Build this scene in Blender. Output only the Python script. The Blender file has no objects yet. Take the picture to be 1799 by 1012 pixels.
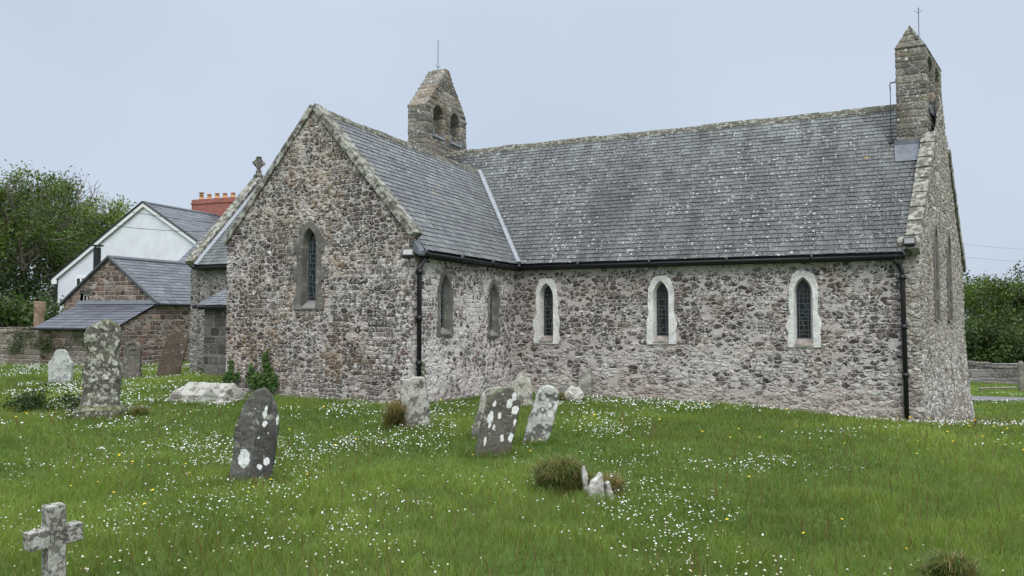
import bpy, bmesh, math, random
import numpy as np
from mathutils import Vector, Matrix, noise as mnoise
from mathutils.geometry import tessellate_polygon
R = math.radians
random.seed(7); RNG = np.random.default_rng(11)
scene = bpy.context.scene
COL = scene.collection

# ------------------------------------------------------------------ helpers
def new_obj(name, mesh, mat=None, parent=None, smooth=False):
    o = bpy.data.objects.new(name, mesh); COL.objects.link(o)
    if mat is not None:
        for m in (mat if isinstance(mat, (list, tuple)) else [mat]): mesh.materials.append(m)
    if parent is not None: o.parent = parent
    if smooth: mesh.polygons.foreach_set('use_smooth', [True]*len(mesh.polygons))
    return o
def obj(name, bm, mat=None, parent=None, smooth=False, norm=True):
    if norm: bmesh.ops.recalc_face_normals(bm, faces=bm.faces[:])
    me = bpy.data.meshes.new(name); bm.to_mesh(me); bm.free()
    return new_obj(name, me, mat, parent, smooth)
def tag(o, label=None, cat=None, group=None, kind=None):
    if label: o['label'] = label
    if cat: o['category'] = cat
    if group: o['group'] = group
    if kind: o['kind'] = kind
    return o
def empty(name, loc=(0,0,0), rz=0.0):
    o = bpy.data.objects.new(name, None); COL.objects.link(o)
    o.location = loc; o.rotation_euler = (0,0,rz); return o
def mesh_np(name, V, F4=None, F3=None, col=None, mat=None, parent=None, smooth=False):
    """mesh from numpy verts, quads, tris; col = per-vertex colour"""
    me = bpy.data.meshes.new(name); V = np.asarray(V, dtype=np.float32)
    n4 = 0 if F4 is None else len(F4); n3 = 0 if F3 is None else len(F3)
    me.vertices.add(len(V)); me.vertices.foreach_set('co', V.ravel())
    loops = np.concatenate(([np.asarray(F4, dtype=np.int32).ravel()] if n4 else []) + ([np.asarray(F3, dtype=np.int32).ravel()] if n3 else []))
    me.loops.add(len(loops)); me.loops.foreach_set('vertex_index', loops)
    ls = np.concatenate((np.arange(n4, dtype=np.int32)*4, n4*4 + np.arange(n3, dtype=np.int32)*3))
    me.polygons.add(n4+n3); me.polygons.foreach_set('loop_start', ls)
    me.update(calc_edges=True); me.validate()
    if col is not None:
        a = me.attributes.new('tone', 'FLOAT_COLOR', 'POINT')
        c = np.ones((len(V),4), dtype=np.float32); c[:,:3] = col; a.data.foreach_set('color', c.ravel())
    return new_obj(name, me, mat, parent, smooth)
def box(bm, x0,x1,y0,y1,z0,z1, M=None):
    vs = [bm.verts.new((x,y,z)) for z in (z0,z1) for (x,y) in ((x0,y0),(x1,y0),(x1,y1),(x0,y1))]
    for f in ((3,2,1,0),(4,5,6,7),(0,1,5,4),(1,2,6,5),(2,3,7,6),(3,0,4,7)): bm.faces.new([vs[i] for i in f])
    if M is not None:
        for v in vs: v.co = M @ v.co
    return vs
def hexa(bm, P):
    vs = [bm.verts.new(p) for p in P]
    for f in ((3,2,1,0),(4,5,6,7),(0,1,5,4),(1,2,6,5),(2,3,7,6),(3,0,4,7)): bm.faces.new([vs[i] for i in f])
    return vs
def tube(bm, pts, r, seg=10, cap=True):
    pts = [Vector(p) for p in pts]; rings = []
    rs = r if isinstance(r,(list,tuple)) else [r]*len(pts)
    for i,p in enumerate(pts):
        d = (pts[min(i+1,len(pts)-1)] - pts[max(i-1,0)]).normalized()
        a = d.cross(Vector((0,0,1)));
        if a.length < .05: a = d.cross(Vector((1,0,0)))
        a.normalize(); b = d.cross(a)
        rings.append([bm.verts.new(p + (a*math.cos(t)+b*math.sin(t))*rs[i]) for t in [2*math.pi*k/seg for k in range(seg)]])
    for A,B in zip(rings, rings[1:]):
        for k in range(seg): bm.faces.new((A[k],A[(k+1)%seg],B[(k+1)%seg],B[k]))
    if cap: bm.faces.new(rings[0][::-1]); bm.faces.new(rings[-1])
def prism(bm, loops, M, depth0, depth1):
    """extrude 2-D loops (outer + holes, points (x,z)) along local y between depth0 and depth1"""
    flat = [p for L in loops for p in L]
    tris = tessellate_polygon([[Vector((x,z,0)) for x,z in L] for L in loops])
    A = [bm.verts.new(M @ Vector((x,depth0,z))) for x,z in flat]
    B = [bm.verts.new(M @ Vector((x,depth1,z))) for x,z in flat]
    for t in tris:
        try: bm.faces.new([A[i] for i in t]); bm.faces.new([B[i] for i in t][::-1])
        except ValueError: pass
    k = 0
    for L in loops:
        n = len(L)
        for i in range(n):
            j = (i+1)%n
            bm.faces.new((A[k+i],A[k+j],B[k+j],B[k+i]))
        k += n
def remesh(o, vox, amp=0.0, freq=6.0, amp2=0.0, freq2=22.0, seed=0.0):
    """voxel-remesh an object in place and roughen its surface"""
    m = o.modifiers.new('r','REMESH'); m.mode = 'VOXEL'; m.voxel_size = vox; m.use_smooth_shade = True
    dg = bpy.context.evaluated_depsgraph_get(); dg.update()
    me = bpy.data.meshes.new_from_object(o.evaluated_get(dg))
    o.modifiers.clear(); old = o.data; mats = [s for s in old.materials]; o.data = me
    me.materials.clear()
    for s in mats: me.materials.append(s)
    me.name = o.name
    if amp or amp2:
        nrm = [v.normal.copy() for v in me.vertices]
        for v,n in zip(me.vertices,nrm):
            p = v.co + Vector((seed,seed*1.7,seed*.6))
            v.co += n*(amp*mnoise.noise(p*freq) + amp2*mnoise.noise(p*freq2))
    me.polygons.foreach_set('use_smooth', [True]*len(me.polygons))
    return o

# ------------------------------------------------------------------ node helpers
class G:
    def __init__(s, name):
        s.m = bpy.data.materials.new(name); s.m.use_nodes = True; s.t = s.m.node_tree; s.t.nodes.clear()
        s.out = s.t.nodes.new('ShaderNodeOutputMaterial'); s.co = s.n('ShaderNodeTexCoord').outputs['Object']
    def n(s, typ, ins=None, **pr):
        d = s.t.nodes.new(typ)
        for k,v in pr.items(): setattr(d,k,v)
        for k,v in (ins or {}).items(): s.put(d.inputs[k], v)
        return d
    def put(s, sock, v):
        if isinstance(v, bpy.types.NodeSocket): s.t.links.new(v, sock)
        else:
            if sock.type == 'RGBA' and len(v) == 3: v = (*v,1)
            sock.default_value = v
    def math(s, op, a, b=0.0, clamp=False):
        return s.n('ShaderNodeMath', {0:a,1:b}, operation=op, use_clamp=clamp).outputs[0]
    def mix(s, f, a, b, mode='MIX'):
        return s.n('ShaderNodeMix', {0:f,6:a,7:b}, data_type='RGBA', blend_type=mode).outputs[2]
    def mapr(s, v, a, b, c=0.0, d=1.0, smooth=True):
        return s.n('ShaderNodeMapRange', {0:v,1:a,2:b,3:c,4:d}, interpolation_type='SMOOTHSTEP' if smooth else 'LINEAR').outputs[0]
    def noise(s, scale, detail=3.0, rough=.55, vec=None, out=0, dist=0.0):
        return s.n('ShaderNodeTexNoise', {'Vector':s.co if vec is None else vec,'Scale':scale,'Detail':detail,'Roughness':rough,'Distortion':dist}).outputs[out]
    def scale(s, v, sc):
        return s.n('ShaderNodeVectorMath', {0:v,1:sc}, operation='MULTIPLY').outputs[0]
    def add(s, v, w): return s.n('ShaderNodeVectorMath', {0:v,1:w}, operation='ADD').outputs[0]
    def voro(s, vec, scale=1.0, feat='F1', rnd=1.0):
        return s.n('ShaderNodeTexVoronoi', {'Vector':vec,'Scale':scale,'Randomness':rnd}, feature=feat)
    def ramp(s, v, stops, interp='LINEAR'):
        d = s.n('ShaderNodeValToRGB', {0:v}); cr = d.color_ramp; cr.interpolation = interp
        while len(cr.elements) < len(stops): cr.elements.new(.5)
        for e,(p,c) in zip(cr.elements, stops): e.position = p; e.color = (*c,1)
        return d.outputs[0]
    def sep(s, c):
        return s.n('ShaderNodeSeparateColor', {0:c}).outputs
    def xyz(s): return s.n('ShaderNodeSeparateXYZ', {0:s.co}).outputs
    def done(s, col, rough=.85, disp=None, dscale=.02, method='BUMP', spec=.25, bump=None, bstr=.5, bdist=.01, **kw):
        p = s.n('ShaderNodeBsdfPrincipled', {'Base Color':col,'Roughness':rough,'Specular IOR Level':spec,**kw})
        if bump is not None:
            s.t.links.new(s.n('ShaderNodeBump', {'Height':bump,'Strength':bstr,'Distance':bdist}).outputs[0], p.inputs['Normal'])
        s.t.links.new(p.outputs[0], s.out.inputs[0])
        if disp is not None:
            s.t.links.new(s.n('ShaderNodeDisplacement', {'Height':disp,'Midlevel':.5,'Scale':dscale}).outputs[0], s.out.inputs['Displacement'])
            s.m.displacement_method = method
        return s.m

def rubble(name, size=(.25,.25,.125), stones=None, mortar=(.40,.355,.335), joint=.10, cover=.42, regional=.30, reg_scale=.7,
           lichen=.5, spots=.5, ochre=.4, disp=.03, rnd=.85, method='BOTH', speck=.5, white_base=None, base_tint=None, coursed=False, wob=1.0, top_lime=None, low_random=0):
    """random or roughly coursed rubble with lime joints, remnants of limewash, lichen and staining"""
    g = G(name)
    stones = stones or [(0,(.060,.052,.054)),(.2,(.115,.100,.100)),(.42,(.085,.078,.078)),(.58,(.17,.155,.145)),(.72,(.105,.068,.062)),(.84,(.22,.20,.18)),(1,(.135,.118,.108))]
    wn = g.n('ShaderNodeTexNoise', {'Vector':g.co,'Scale':3.2,'Detail':2.0}).outputs[1]
    warp = g.scale(g.add(wn,(-.5,-.5,-.5)), (.12*wob,.12*wob,.07*wob))
    fn = g.n('ShaderNodeTexNoise', {'Vector':g.co,'Scale':22.0,'Detail':3.0}).outputs[1]
    warp2 = g.scale(g.add(fn,(-.5,-.5,-.5)), (.035,.035,.030))
    pos = g.add(g.add(g.co, warp),warp2)
    if coursed:
        w_,h_ = size[0],size[2]; q = g.n('ShaderNodeSeparateXYZ', {0:pos}).outputs
        zz = g.math('ADD', g.math('DIVIDE', q[2], h_), g.math('MULTIPLY', g.noise(1.0,1.0,.5,g.scale(g.co,(.001,.001,1.7))), 2.6))
        row = g.math('FLOOR', zz); fr = g.math('SUBTRACT', zz, row)
        W = g.math('ADD', g.math('DIVIDE', g.math('ADD', q[0], q[1]), w_), g.math('MULTIPLY', row, 17.37))
        f1 = g.n('ShaderNodeTexVoronoi', {'W':W,'Scale':1.0}, voronoi_dimensions='1D', feature='F1')
        d1 = g.n('ShaderNodeTexVoronoi', {'W':W,'Scale':1.0}, voronoi_dimensions='1D', feature='DISTANCE_TO_EDGE').outputs['Distance']
        bed = g.math('MINIMUM', fr, g.math('SUBTRACT', 1.0, fr))
        ed = g.n('ShaderNodeMath', {0:g.math('MULTIPLY', d1, w_/h_),1:bed,2:.14}, operation='SMOOTH_MIN').outputs[0]
        cc = f1.outputs['Color']
        if coursed < 1:      # patches of random rubble among the coursed work
            v = g.scale(pos, (1/(w_*.95),1/(w_*.95),1/(h_*.98)))
            m_ = g.noise(1.9,3.0,.65)
            if low_random: m_ = g.math('SUBTRACT', m_, g.mapr(g.xyz()[2], low_random+.25, low_random-.25, 0, .4))
            m_ = g.math('LESS_THAN', m_, 1-coursed)
            vf = g.voro(v, 1.0, 'F1', rnd); cc = g.mix(m_, cc, vf.outputs['Color'])
            e3 = g.voro(v, 1.0, 'DISTANCE_TO_EDGE', rnd).outputs['Distance']
            e3 = g.n('ShaderNodeMath', {0:e3,1:g.math('MULTIPLY', g.math('SUBTRACT', .72, vf.outputs['Distance']), .8),2:.10}, operation='SMOOTH_MIN').outputs[0]
            ed = g.n('ShaderNodeMix', {0:m_,2:ed,3:e3}, data_type='FLOAT').outputs[0]
    else:
        v = g.scale(pos, tuple(1/a for a in size))
        cc = g.voro(v, 1.0, 'F1', rnd).outputs['Color']; ed = g.voro(v, 1.0, 'DISTANCE_TO_EDGE', rnd).outputs['Distance']
    cr = g.sep(cc)
    st = g.ramp(cr[0], stones)
    st = g.mix(1.0, st, g.ramp(cr[1], [(0,(.6,.6,.6)),(1,(1.4,1.4,1.4))]), 'MULTIPLY')
    fine = g.noise(38.0, 5.0, .68); mid = g.noise(13.0, 4.0, .65)
    st = g.mix(1.0, st, g.ramp(fine, [(.25,(.5,.5,.5)),(.75,(1.55,1.55,1.53))]), 'MULTIPLY')
    e2 = g.math('ADD', ed, g.math('MULTIPLY', g.math('SUBTRACT', mid, .5), .22))
    jm = g.math('SUBTRACT', 1.0, g.mapr(e2, joint-.02, joint+.03))
    # limewash remnants, patchy over the stones
    reg = g.noise(reg_scale, 3.0, .6)
    lv = g.math('ADD', g.math('ADD', g.math('MULTIPLY', g.noise(12.5,5.0,.72), .75), g.math('MULTIPLY', fine, .25)), g.math('MULTIPLY', g.math('SUBTRACT', reg, .5), regional*2))
    lv = g.math('ADD', lv, g.math('MULTIPLY', g.math('SUBTRACT', cr[2], .5), .16))
    if top_lime:
        lv = g.math('ADD', lv, g.math('MULTIPLY', g.mapr(g.xyz()[2], top_lime-.35, top_lime+.05), .22))
    lm = g.mapr(lv, 1-cover-.015, 1-cover+.02)
    mm = g.math('MAXIMUM', jm, lm)
    mc = g.mix(g.mapr(g.noise(5.0,3.0), .35,.7), mortar, tuple(c*.78 for c in mortar))
    mc = g.mix(1.0, mc, g.ramp(g.noise(55.0,3.0,.7), [(.3,(.62,.62,.62)),(.7,(1.25,1.25,1.25))]), 'MULTIPLY')
    mc = g.mix(g.math('MULTIPLY', g.math('SUBTRACT',1.0,lm), .32), mc, g.mix(1.0, mc, (.62,.59,.56), 'MULTIPLY'))
    col = g.mix(mm, st, mc)
    if ochre:
        of = g.math('MULTIPLY', g.mapr(g.noise(1.3,4.0,.65), .48,.66), g.mapr(g.noise(15.0,4.0,.65), .44,.60))
        col = g.mix(g.math('MULTIPLY', of, ochre), col, (.30,.195,.095))
        od = g.mapr(g.noise(.9,4.0,.6,g.add(g.co,(3,8,1))), .52,.66)
        col = g.mix(g.math('MULTIPLY', od, ochre*.8), col, g.mix(1.0, col, (.72,.60,.46), 'MULTIPLY'))
    if lichen:
        lf = g.math('MULTIPLY', g.mapr(g.noise(2.1,3.0,.6), .36,.60), g.mapr(g.noise(21.0,5.0,.72), .53,.59))
        col = g.mix(g.math('MULTIPLY', lf, lichen), col, (.50,.49,.465))
    if spots:
        for sc_,lim,kk in ((5.5,.62,.60),(12.0,.58,.62),(26.0,.60,.75)):
            vs = g.voro(g.add(g.co,warp2), sc_, 'F1', 1.0); sc = g.sep(vs.outputs['Color'])
            rad = g.math('MULTIPLY', g.math('SUBTRACT', sc[0], lim), kk)
            d = g.math('ADD', vs.outputs['Distance'], g.math('MULTIPLY', g.math('SUBTRACT', fine, .5), .30))
            sf = g.mapr(g.math('SUBTRACT', d, rad), .03, -.03)
            sf = g.math('MULTIPLY', sf, g.mapr(g.noise(1.4,2.0,.5,g.add(g.co,(sc_,0,0))), .35,.5))
            col = g.mix(g.math('MULTIPLY', sf, spots), col, g.mix(g.mapr(fine,.35,.6), (.46,.46,.44), (.68,.68,.65)))
    if speck:
        sp = g.mapr(g.noise(34.0,4.0,.72), .565,.63)
        col = g.mix(g.math('MULTIPLY', g.math('MULTIPLY', sp, speck), g.mapr(g.noise(1.7,3.0), .3,.6,.55,1.25)), col, (.050,.043,.043))
    if white_base:
        z = g.xyz()[2]
        wf = g.math('MULTIPLY', g.mapr(z, white_base, white_base-.5), g.mapr(cr[1], .62,.68))
        wf = g.math('MULTIPLY', wf, g.mapr(e2,.06,.14)); wf = g.math('MULTIPLY', wf, g.mapr(fine,.35,.55,.35,1.0))
        col = g.mix(wf, col, (.50,.49,.46))
    if base_tint:
        z = g.xyz()[2]
        bf = g.math('MULTIPLY', g.mapr(g.math('ADD', z, g.math('MULTIPLY', g.noise(2.5,3.0), .7)), .75,.35), base_tint[1])
        col = g.mix(g.math('MULTIPLY', bf, g.mapr(mid,.35,.6,.4,1.0)), col, base_tint[0])
    h = g.math('MULTIPLY', g.mapr(e2, 0, .20), g.math('SUBTRACT', 1.0, g.math('MULTIPLY', jm, .6)))
    h = g.math('ADD', g.math('MULTIPLY', h, .55), g.math('ADD', g.math('MULTIPLY', mid,.40), g.math('MULTIPLY', fine,.42)))
    h = g.math('ADD', h, g.math('MULTIPLY', cr[1], .14))
    return g.done(col, .92, disp=h, dscale=disp, method=method, spec=.15)

def lichen_stone(name, base=(.14,.14,.135), lich=(.40,.41,.37), cover=.5, scale=7.0, dark=(.05,.05,.05), moss=0.0, spots=(), white=(.62,.62,.60), streak=0.0, blotch=.0):
    g = G(name)
    fine = g.noise(45.0, 5.0, .65)
    b = g.mix(g.mapr(g.noise(4.0,4.0,.6), .3,.7), base, tuple(c*.6 for c in base))
    if streak:
        b = g.mix(g.math('MULTIPLY', g.mapr(g.noise(9.0,3.0,.6, g.scale(g.co,(1,1,.12))), .45,.65), streak), b, dark)
    b = g.mix(1.0, b, g.ramp(fine, [(.3,(.6,.6,.6)),(.7,(1.4,1.4,1.4))]), 'MULTIPLY')
    lf = g.mapr(g.math('ADD', g.noise(scale,5.0,.66), g.math('MULTIPLY', fine,.12)), 1.06-cover, 1.12-cover)
    lc = g.mix(1.0, lich, g.ramp(g.noise(30.0,3.0), [(.3,(.7,.72,.68)),(.7,(1.2,1.2,1.2))]), 'MULTIPLY')
    c = g.mix(lf, b, lc)
    w = g.n('ShaderNodeTexNoise', {'Vector':g.co,'Scale':14.0,'Detail':2.0}).outputs[1]
    wv = g.add(g.co, g.scale(g.add(w,(-.5,-.5,-.5)), (.05,.05,.05)))
    if blotch:
        vs = g.voro(wv, scale*.9, 'F1'); s = g.sep(vs.outputs['Color'])
        f = g.mapr(g.math('SUBTRACT', vs.outputs['Distance'], g.math('MULTIPLY', g.math('SUBTRACT', s[0], .35), .62)), .03,-.03)
        c = g.mix(g.math('MULTIPLY', f, blotch), c, g.mix(g.mapr(fine,.35,.6), lich, white))
    vs = g.voro(wv, 26.0, 'F1'); s = g.sep(vs.outputs['Color'])
    f = g.mapr(g.math('SUBTRACT', vs.outputs['Distance'], g.math('MULTIPLY', g.math('SUBTRACT', s[0], .72), .9)), .05,-.05)
    c = g.mix(g.math('MULTIPLY', f, .7), c, white)
    for (x,y,z,rx,rz) in spots:
        q = g.n('ShaderNodeVectorMath', {0:g.scale(g.add(wv,(-x,0,-z)), (1/rx,0,1/rz))}, operation='LENGTH').outputs['Value']
        c = g.mix(g.mapr(g.math('ADD', q, g.math('MULTIPLY', g.math('SUBTRACT', g.noise(30.0,4.0,.7),.5),1.1)), 1.10,.92), c, g.mix(g.mapr(fine,.4,.6), white, tuple(k*.82 for k in white)))
    dk = g.mapr(g.noise(11.0,4.0,.7), .62,.70)
    c = g.mix(g.math('MULTIPLY', dk, .75), c, dark)
    if moss:
        n = g.n('ShaderNodeNewGeometry').outputs['Normal']; nz = g.n('ShaderNodeSeparateXYZ', {0:n}).outputs[2]
        mf = g.math('MULTIPLY', g.mapr(g.math('ADD', nz, g.noise(6.0,3.0)), .75, 1.15), moss)
        c = g.mix(mf, c, (.07,.085,.02))
    h = g.math('ADD', g.math('MULTIPLY', lf, .4), fine)
    return g.done(c, .92, bump=h, bstr=.6, bdist=.012, spec=.15)

def tone_mat(name, rough=.6, trans=0.0, spec=.3):
    g = G(name); a = g.n('ShaderNodeAttribute', attribute_name='tone').outputs['Color']
    p = g.n('ShaderNodeBsdfPrincipled', {'Base Color':a,'Roughness':rough,'Specular IOR Level':spec})
    if trans:
        tcol = g.mix(1.0, a, (1.25,1.35,.6), 'MULTIPLY')
        t = g.n('ShaderNodeBsdfTranslucent', {0:tcol})
        mx = g.n('ShaderNodeMixShader', {0:trans,1:p.outputs[0],2:t.outputs[0]})
        g.t.links.new(mx.outputs[0], g.out.inputs[0])
    else: g.t.links.new(p.outputs[0], g.out.inputs[0])
    return g.m

def slate_mat(name, lich=.6, streak=.5, warm=0.0, moss=0.0, rough=.55):
    g = G(name); c = g.n('ShaderNodeAttribute', attribute_name='tone').outputs['Color']
    fine = g.noise(40.0,4.0,.65)
    c = g.mix(1.0, c, g.ramp(fine, [(.3,(.72,.72,.72)),(.7,(1.3,1.3,1.3))]), 'MULTIPLY')
    if streak:   # purple-dark weathered areas and paler green-grey ones
        a = g.mapr(g.noise(1.0,4.0,.62, g.scale(g.co,(2.2,.34,.34))), .44,.58)
        c = g.mix(g.math('MULTIPLY', a, streak), c, g.mix(1.0, c, (.58,.56,.59), 'MULTIPLY'))
        b = g.mapr(g.noise(.7,3.0,.6, g.add(g.co,(9,4,2))), .48,.66)
        c = g.mix(g.math('MULTIPLY', b, streak), c, g.mix(1.0, c, (1.22,1.26,1.20), 'MULTIPLY'))
    if lich:
        vs = g.voro(g.co, 13.0, 'F1'); s = g.sep(vs.outputs['Color'])
        r = g.math('MULTIPLY', g.math('SUBTRACT', s[0], g.mapr(g.noise(.8,3.0,.6), .35,.65, .62,.22)), .50)
        d = g.math('ADD', vs.outputs['Distance'], g.math('MULTIPLY', g.math('SUBTRACT', fine,.5), .3))
        f = g.mapr(g.math('SUBTRACT', d, r), .04,-.04)
        c = g.mix(g.math('MULTIPLY', f, lich), c, (.46,.47,.44))
        f2 = g.math('MULTIPLY', g.mapr(g.noise(36.0,3.0,.72), .575,.62), g.mapr(g.noise(1.1,3.0), .30,.55))
        c = g.mix(g.math('MULTIPLY', f2, lich*.9), c, (.42,.43,.41))
        vo = g.voro(g.co, 1.1, 'F1'); so = g.sep(vo.outputs['Color'])
        fo = g.mapr(g.math('SUBTRACT', g.math('ADD', vo.outputs['Distance'], g.math('MULTIPLY', g.math('SUBTRACT', g.noise(20.0),.5),.1)), g.math('MULTIPLY', g.math('SUBTRACT', so[1], .72), .22)), .01,-.01)
        c = g.mix(g.math('MULTIPLY', fo, .8), c, (.34,.22,.06))
    return g.done(c, rough, bump=fine, bstr=.25, bdist=.006, spec=.4)

def plain(name, col, rough=.6, var=.25, scale=12.0, metal=0.0, spec=.3, bstr=.2):
    g = G(name); f = g.noise(scale,4.0,.6)
    c = g.mix(1.0, col, g.ramp(f, [(.3,(1-var,)*3),(.7,(1+var,)*3)]), 'MULTIPLY')
    return g.done(c, rough, bump=f, bstr=bstr, bdist=.005, spec=spec, **{'Metallic':metal})

M = {}
M['nave_wall'] = rubble('nave rubble', size=(.165,.165,.088), coursed=.44, wob=1.4, joint=.045, cover=.438, regional=.20, mortar=(.58,.53,.515), lichen=.85, spots=.95, ochre=.42, white_base=1.2, base_tint=((.40,.34,.29),.6), top_lime=2.75, low_random=1.1,
    stones=[(0,(.040,.034,.037)),(.25,(.082,.071,.073)),(.45,(.056,.050,.052)),(.6,(.14,.125,.12)),(.74,(.085,.055,.052)),(.86,(.19,.175,.16)),(1,(.115,.10,.094))])
M['transept_wall'] = rubble('transept rubble', size=(.145,.145,.085), coursed=.46, wob=1.3, joint=.045, cover=.455, regional=.32, reg_scale=.6, mortar=(.56,.505,.485), lichen=.9, spots=1.0, ochre=.65, speck=.6, base_tint=((.40,.35,.33),.4),
    stones=[(0,(.044,.037,.036)),(.25,(.090,.078,.074)),(.45,(.064,.056,.053)),(.6,(.15,.135,.12)),(.74,(.10,.066,.058)),(.86,(.20,.18,.155)),(1,(.13,.112,.095))])
M['lime_wall'] = rubble('limewashed rubble', size=(.15,.15,.10), coursed=.5, wob=1.2, joint=.055, cover=.475, regional=.42, reg_scale=.9, mortar=(.67,.615,.60), lichen=.6, spots=.5, ochre=.15, speck=.4, base_tint=((.44,.38,.36),.4), low_random=1.0,
    stones=[(0,(.08,.068,.066)),(.3,(.14,.125,.118)),(.5,(.115,.066,.06)),(.7,(.18,.165,.15)),(1,(.13,.115,.105))])
M['west_wall'] = rubble('west rubble', size=(.16,.16,.10), joint=.07, cover=.44, regional=.15, mortar=(.44,.40,.36), lichen=.9, spots=.8, ochre=.35,
    stones=[(0,(.13,.115,.105)),(.3,(.24,.215,.19)),(.55,(.33,.31,.28)),(.75,(.19,.165,.15)),(1,(.42,.40,.37))], disp=.05, white_base=1.3)
M['chancel_wall'] = rubble('chancel rubble', size=(.22,.22,.13), joint=.07, cover=.30, mortar=(.32,.30,.285), lichen=.5, spots=.5, ochre=.15,
    stones=[(0,(.06,.055,.055)),(.4,(.11,.10,.10)),(.7,(.15,.13,.13)),(1,(.20,.18,.17))])
M['belfry'] = rubble('belfry stone', size=(.34,.34,.14), coursed=True, wob=.5, joint=.07, cover=.22, mortar=(.24,.22,.19), lichen=.85, spots=.8, ochre=.55,
    stones=[(0,(.10,.095,.088)),(.35,(.17,.16,.14)),(.6,(.135,.13,.12)),(.8,(.22,.20,.17)),(1,(.18,.145,.10))], disp=.02)
M['ashlar_dark'] = rubble('dark block wall', size=(.36,.36,.24), coursed=True, wob=.15, joint=.035, cover=.2, mortar=(.22,.21,.20), lichen=.2, spots=.35, ochre=.1, disp=.010,
    stones=[(0,(.055,.05,.05)),(.5,(.10,.093,.09)),(.8,(.14,.125,.115)),(1,(.075,.07,.07))])
M['cottage_wall'] = rubble('cottage rubble', size=(.30,.30,.17), coursed=.55, joint=.075, cover=.18, mortar=(.42,.375,.325), lichen=0, spots=0, ochre=0, rnd=.8, speck=.2,
    stones=[(0,(.075,.06,.055)),(.25,(.17,.125,.10)),(.45,(.12,.10,.095)),(.62,(.23,.17,.135)),(.8,(.15,.085,.07)),(1,(.20,.175,.16))], disp=.04)
M['field_wall'] = rubble('boundary rubble', size=(.42,.42,.17), coursed=True, joint=.09, cover=.42, mortar=(.38,.33,.285), lichen=.4, spots=.4, ochre=.3,
    stones=[(0,(.12,.10,.09)),(.4,(.20,.165,.14)),(.7,(.17,.14,.12)),(1,(.26,.225,.195))], disp=.04)
M['far_wall'] = rubble('far wall rubble', size=(.45,.45,.16), coursed=True, joint=.08, cover=.34, mortar=(.26,.245,.235), lichen=.5, spots=.5, ochre=.1,
    stones=[(0,(.09,.085,.085)),(.5,(.16,.15,.145)),(1,(.24,.225,.215))], disp=.04)
M['slate'] = slate_mat('church slate', lich=.75, streak=.9)
M['slate_transept'] = slate_mat('transept slate', lich=.5, streak=.45)
M['slate_chancel'] = slate_mat('chancel slate', lich=.15, streak=.5)
M['slate_new'] = slate_mat('house slate', lich=0.0, streak=.25, rough=.5)
M['underlay'] = plain('roof underlay', (.03,.03,.032), .9)
M['coping'] = lichen_stone('coping stone', (.16,.148,.13), (.35,.34,.31), cover=.52, scale=7.0, dark=(.075,.07,.055), moss=.18, blotch=.6)
M['coping_pale'] = lichen_stone('pale coping stone', (.14,.13,.112), (.32,.31,.275), cover=.53, scale=8.0, dark=(.05,.046,.04), moss=.12, blotch=.55)
M['ridge'] = lichen_stone('ridge tile', (.12,.11,.098), (.34,.335,.30), cover=.47, scale=11.0, dark=(.05,.045,.04), moss=.2, blotch=.3)
M['ridge_new'] = plain('ridge tile grey', (.07,.075,.085), .6)
M['lead'] = plain('lead sheet', (.235,.25,.27), .45, .18, 9.0, metal=.15)
M['lead_dark'] = plain('old lead', (.13,.145,.165), .5, .25, 7.0, metal=.1)
M['lime'] = lichen_stone('limewash', (.78,.765,.745), (.68,.665,.645), cover=.5, scale=9.0, dark=(.36,.35,.33), white=(.68,.68,.66))
M['dressed'] = lichen_stone('dressed stone', (.165,.155,.14), (.22,.21,.19), cover=.46, scale=6.0, dark=(.08,.075,.07), white=(.40,.40,.38))
M['sill'] = plain('stained sill', (.27,.235,.205), .9, .5, 7.0)
M['sill_grey'] = plain('grey sill', (.19,.18,.165), .9, .3, 7.0)
M['glass'] = plain('leaded glass', (.010,.013,.014), .22, .5, 14.0, spec=.35, bstr=.15)
M['came'] = plain('lead came', (.11,.125,.13), .55, .2)
M['iron'] = plain('black gutter paint', (.012,.013,.015), .45, .3, spec=.4)
M['steel'] = plain('weathered steel', (.16,.18,.22), .45, .2, metal=.5)
M['lamp_glass'] = plain('floodlight glass', (.20,.21,.215), .2, .15, spec=.5)
M['render'] = plain('white render', (.66,.685,.73), .9, .09, 1.6, bstr=.1)
M['white_paint'] = plain('white paint', (.80,.80,.80), .5, .04)
M['brick'] = None
M['pot'] = plain('terracotta pot', (.42,.24,.13), .85, .3, 9.0)
M['bark'] = plain('bark', (.19,.165,.13), .95, .45, 9.0, bstr=.6)
M['wood_grey'] = plain('weathered timber', (.19,.175,.15), .9, .35, 10.0, bstr=.4)
M['stump'] = plain('bare trunk', (.25,.18,.125), .9, .4, 6.0, bstr=.5)
M['leaf'] = tone_mat('leaf', .55, .30, .3)
M['grass'] = tone_mat('grass blade', .55, .35, .25)
M['petal'] = plain('white petal', (.60,.60,.58), .7, .05)
M['yellow'] = plain('yellow petal', (.75,.52,.02), .6, .05)
M['stalk'] = plain('flower stalk', (.06,.10,.02), .7, .1)
def brick_mat():
    g = G('red brick')
    b = g.n('ShaderNodeTexBrick', {'Vector':g.n('ShaderNodeMapping', {0:g.co,2:(R(90),0,0)}).outputs[0],'Color1':(.36,.105,.075,1),'Color2':(.27,.075,.06,1),'Mortar':(.30,.23,.20,1),'Scale':1.0,
        'Mortar Size':.008,'Brick Width':.23,'Row Height':.08})
    c = g.mix(1.0, b.outputs[0], g.ramp(g.noise(8.0), [(.3,(.75,.75,.75)),(.7,(1.2,1.2,1.2))]), 'MULTIPLY')
    return g.done(c, .9, bump=b.outputs[1], bstr=-.4)
M['brick'] = brick_mat()

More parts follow.
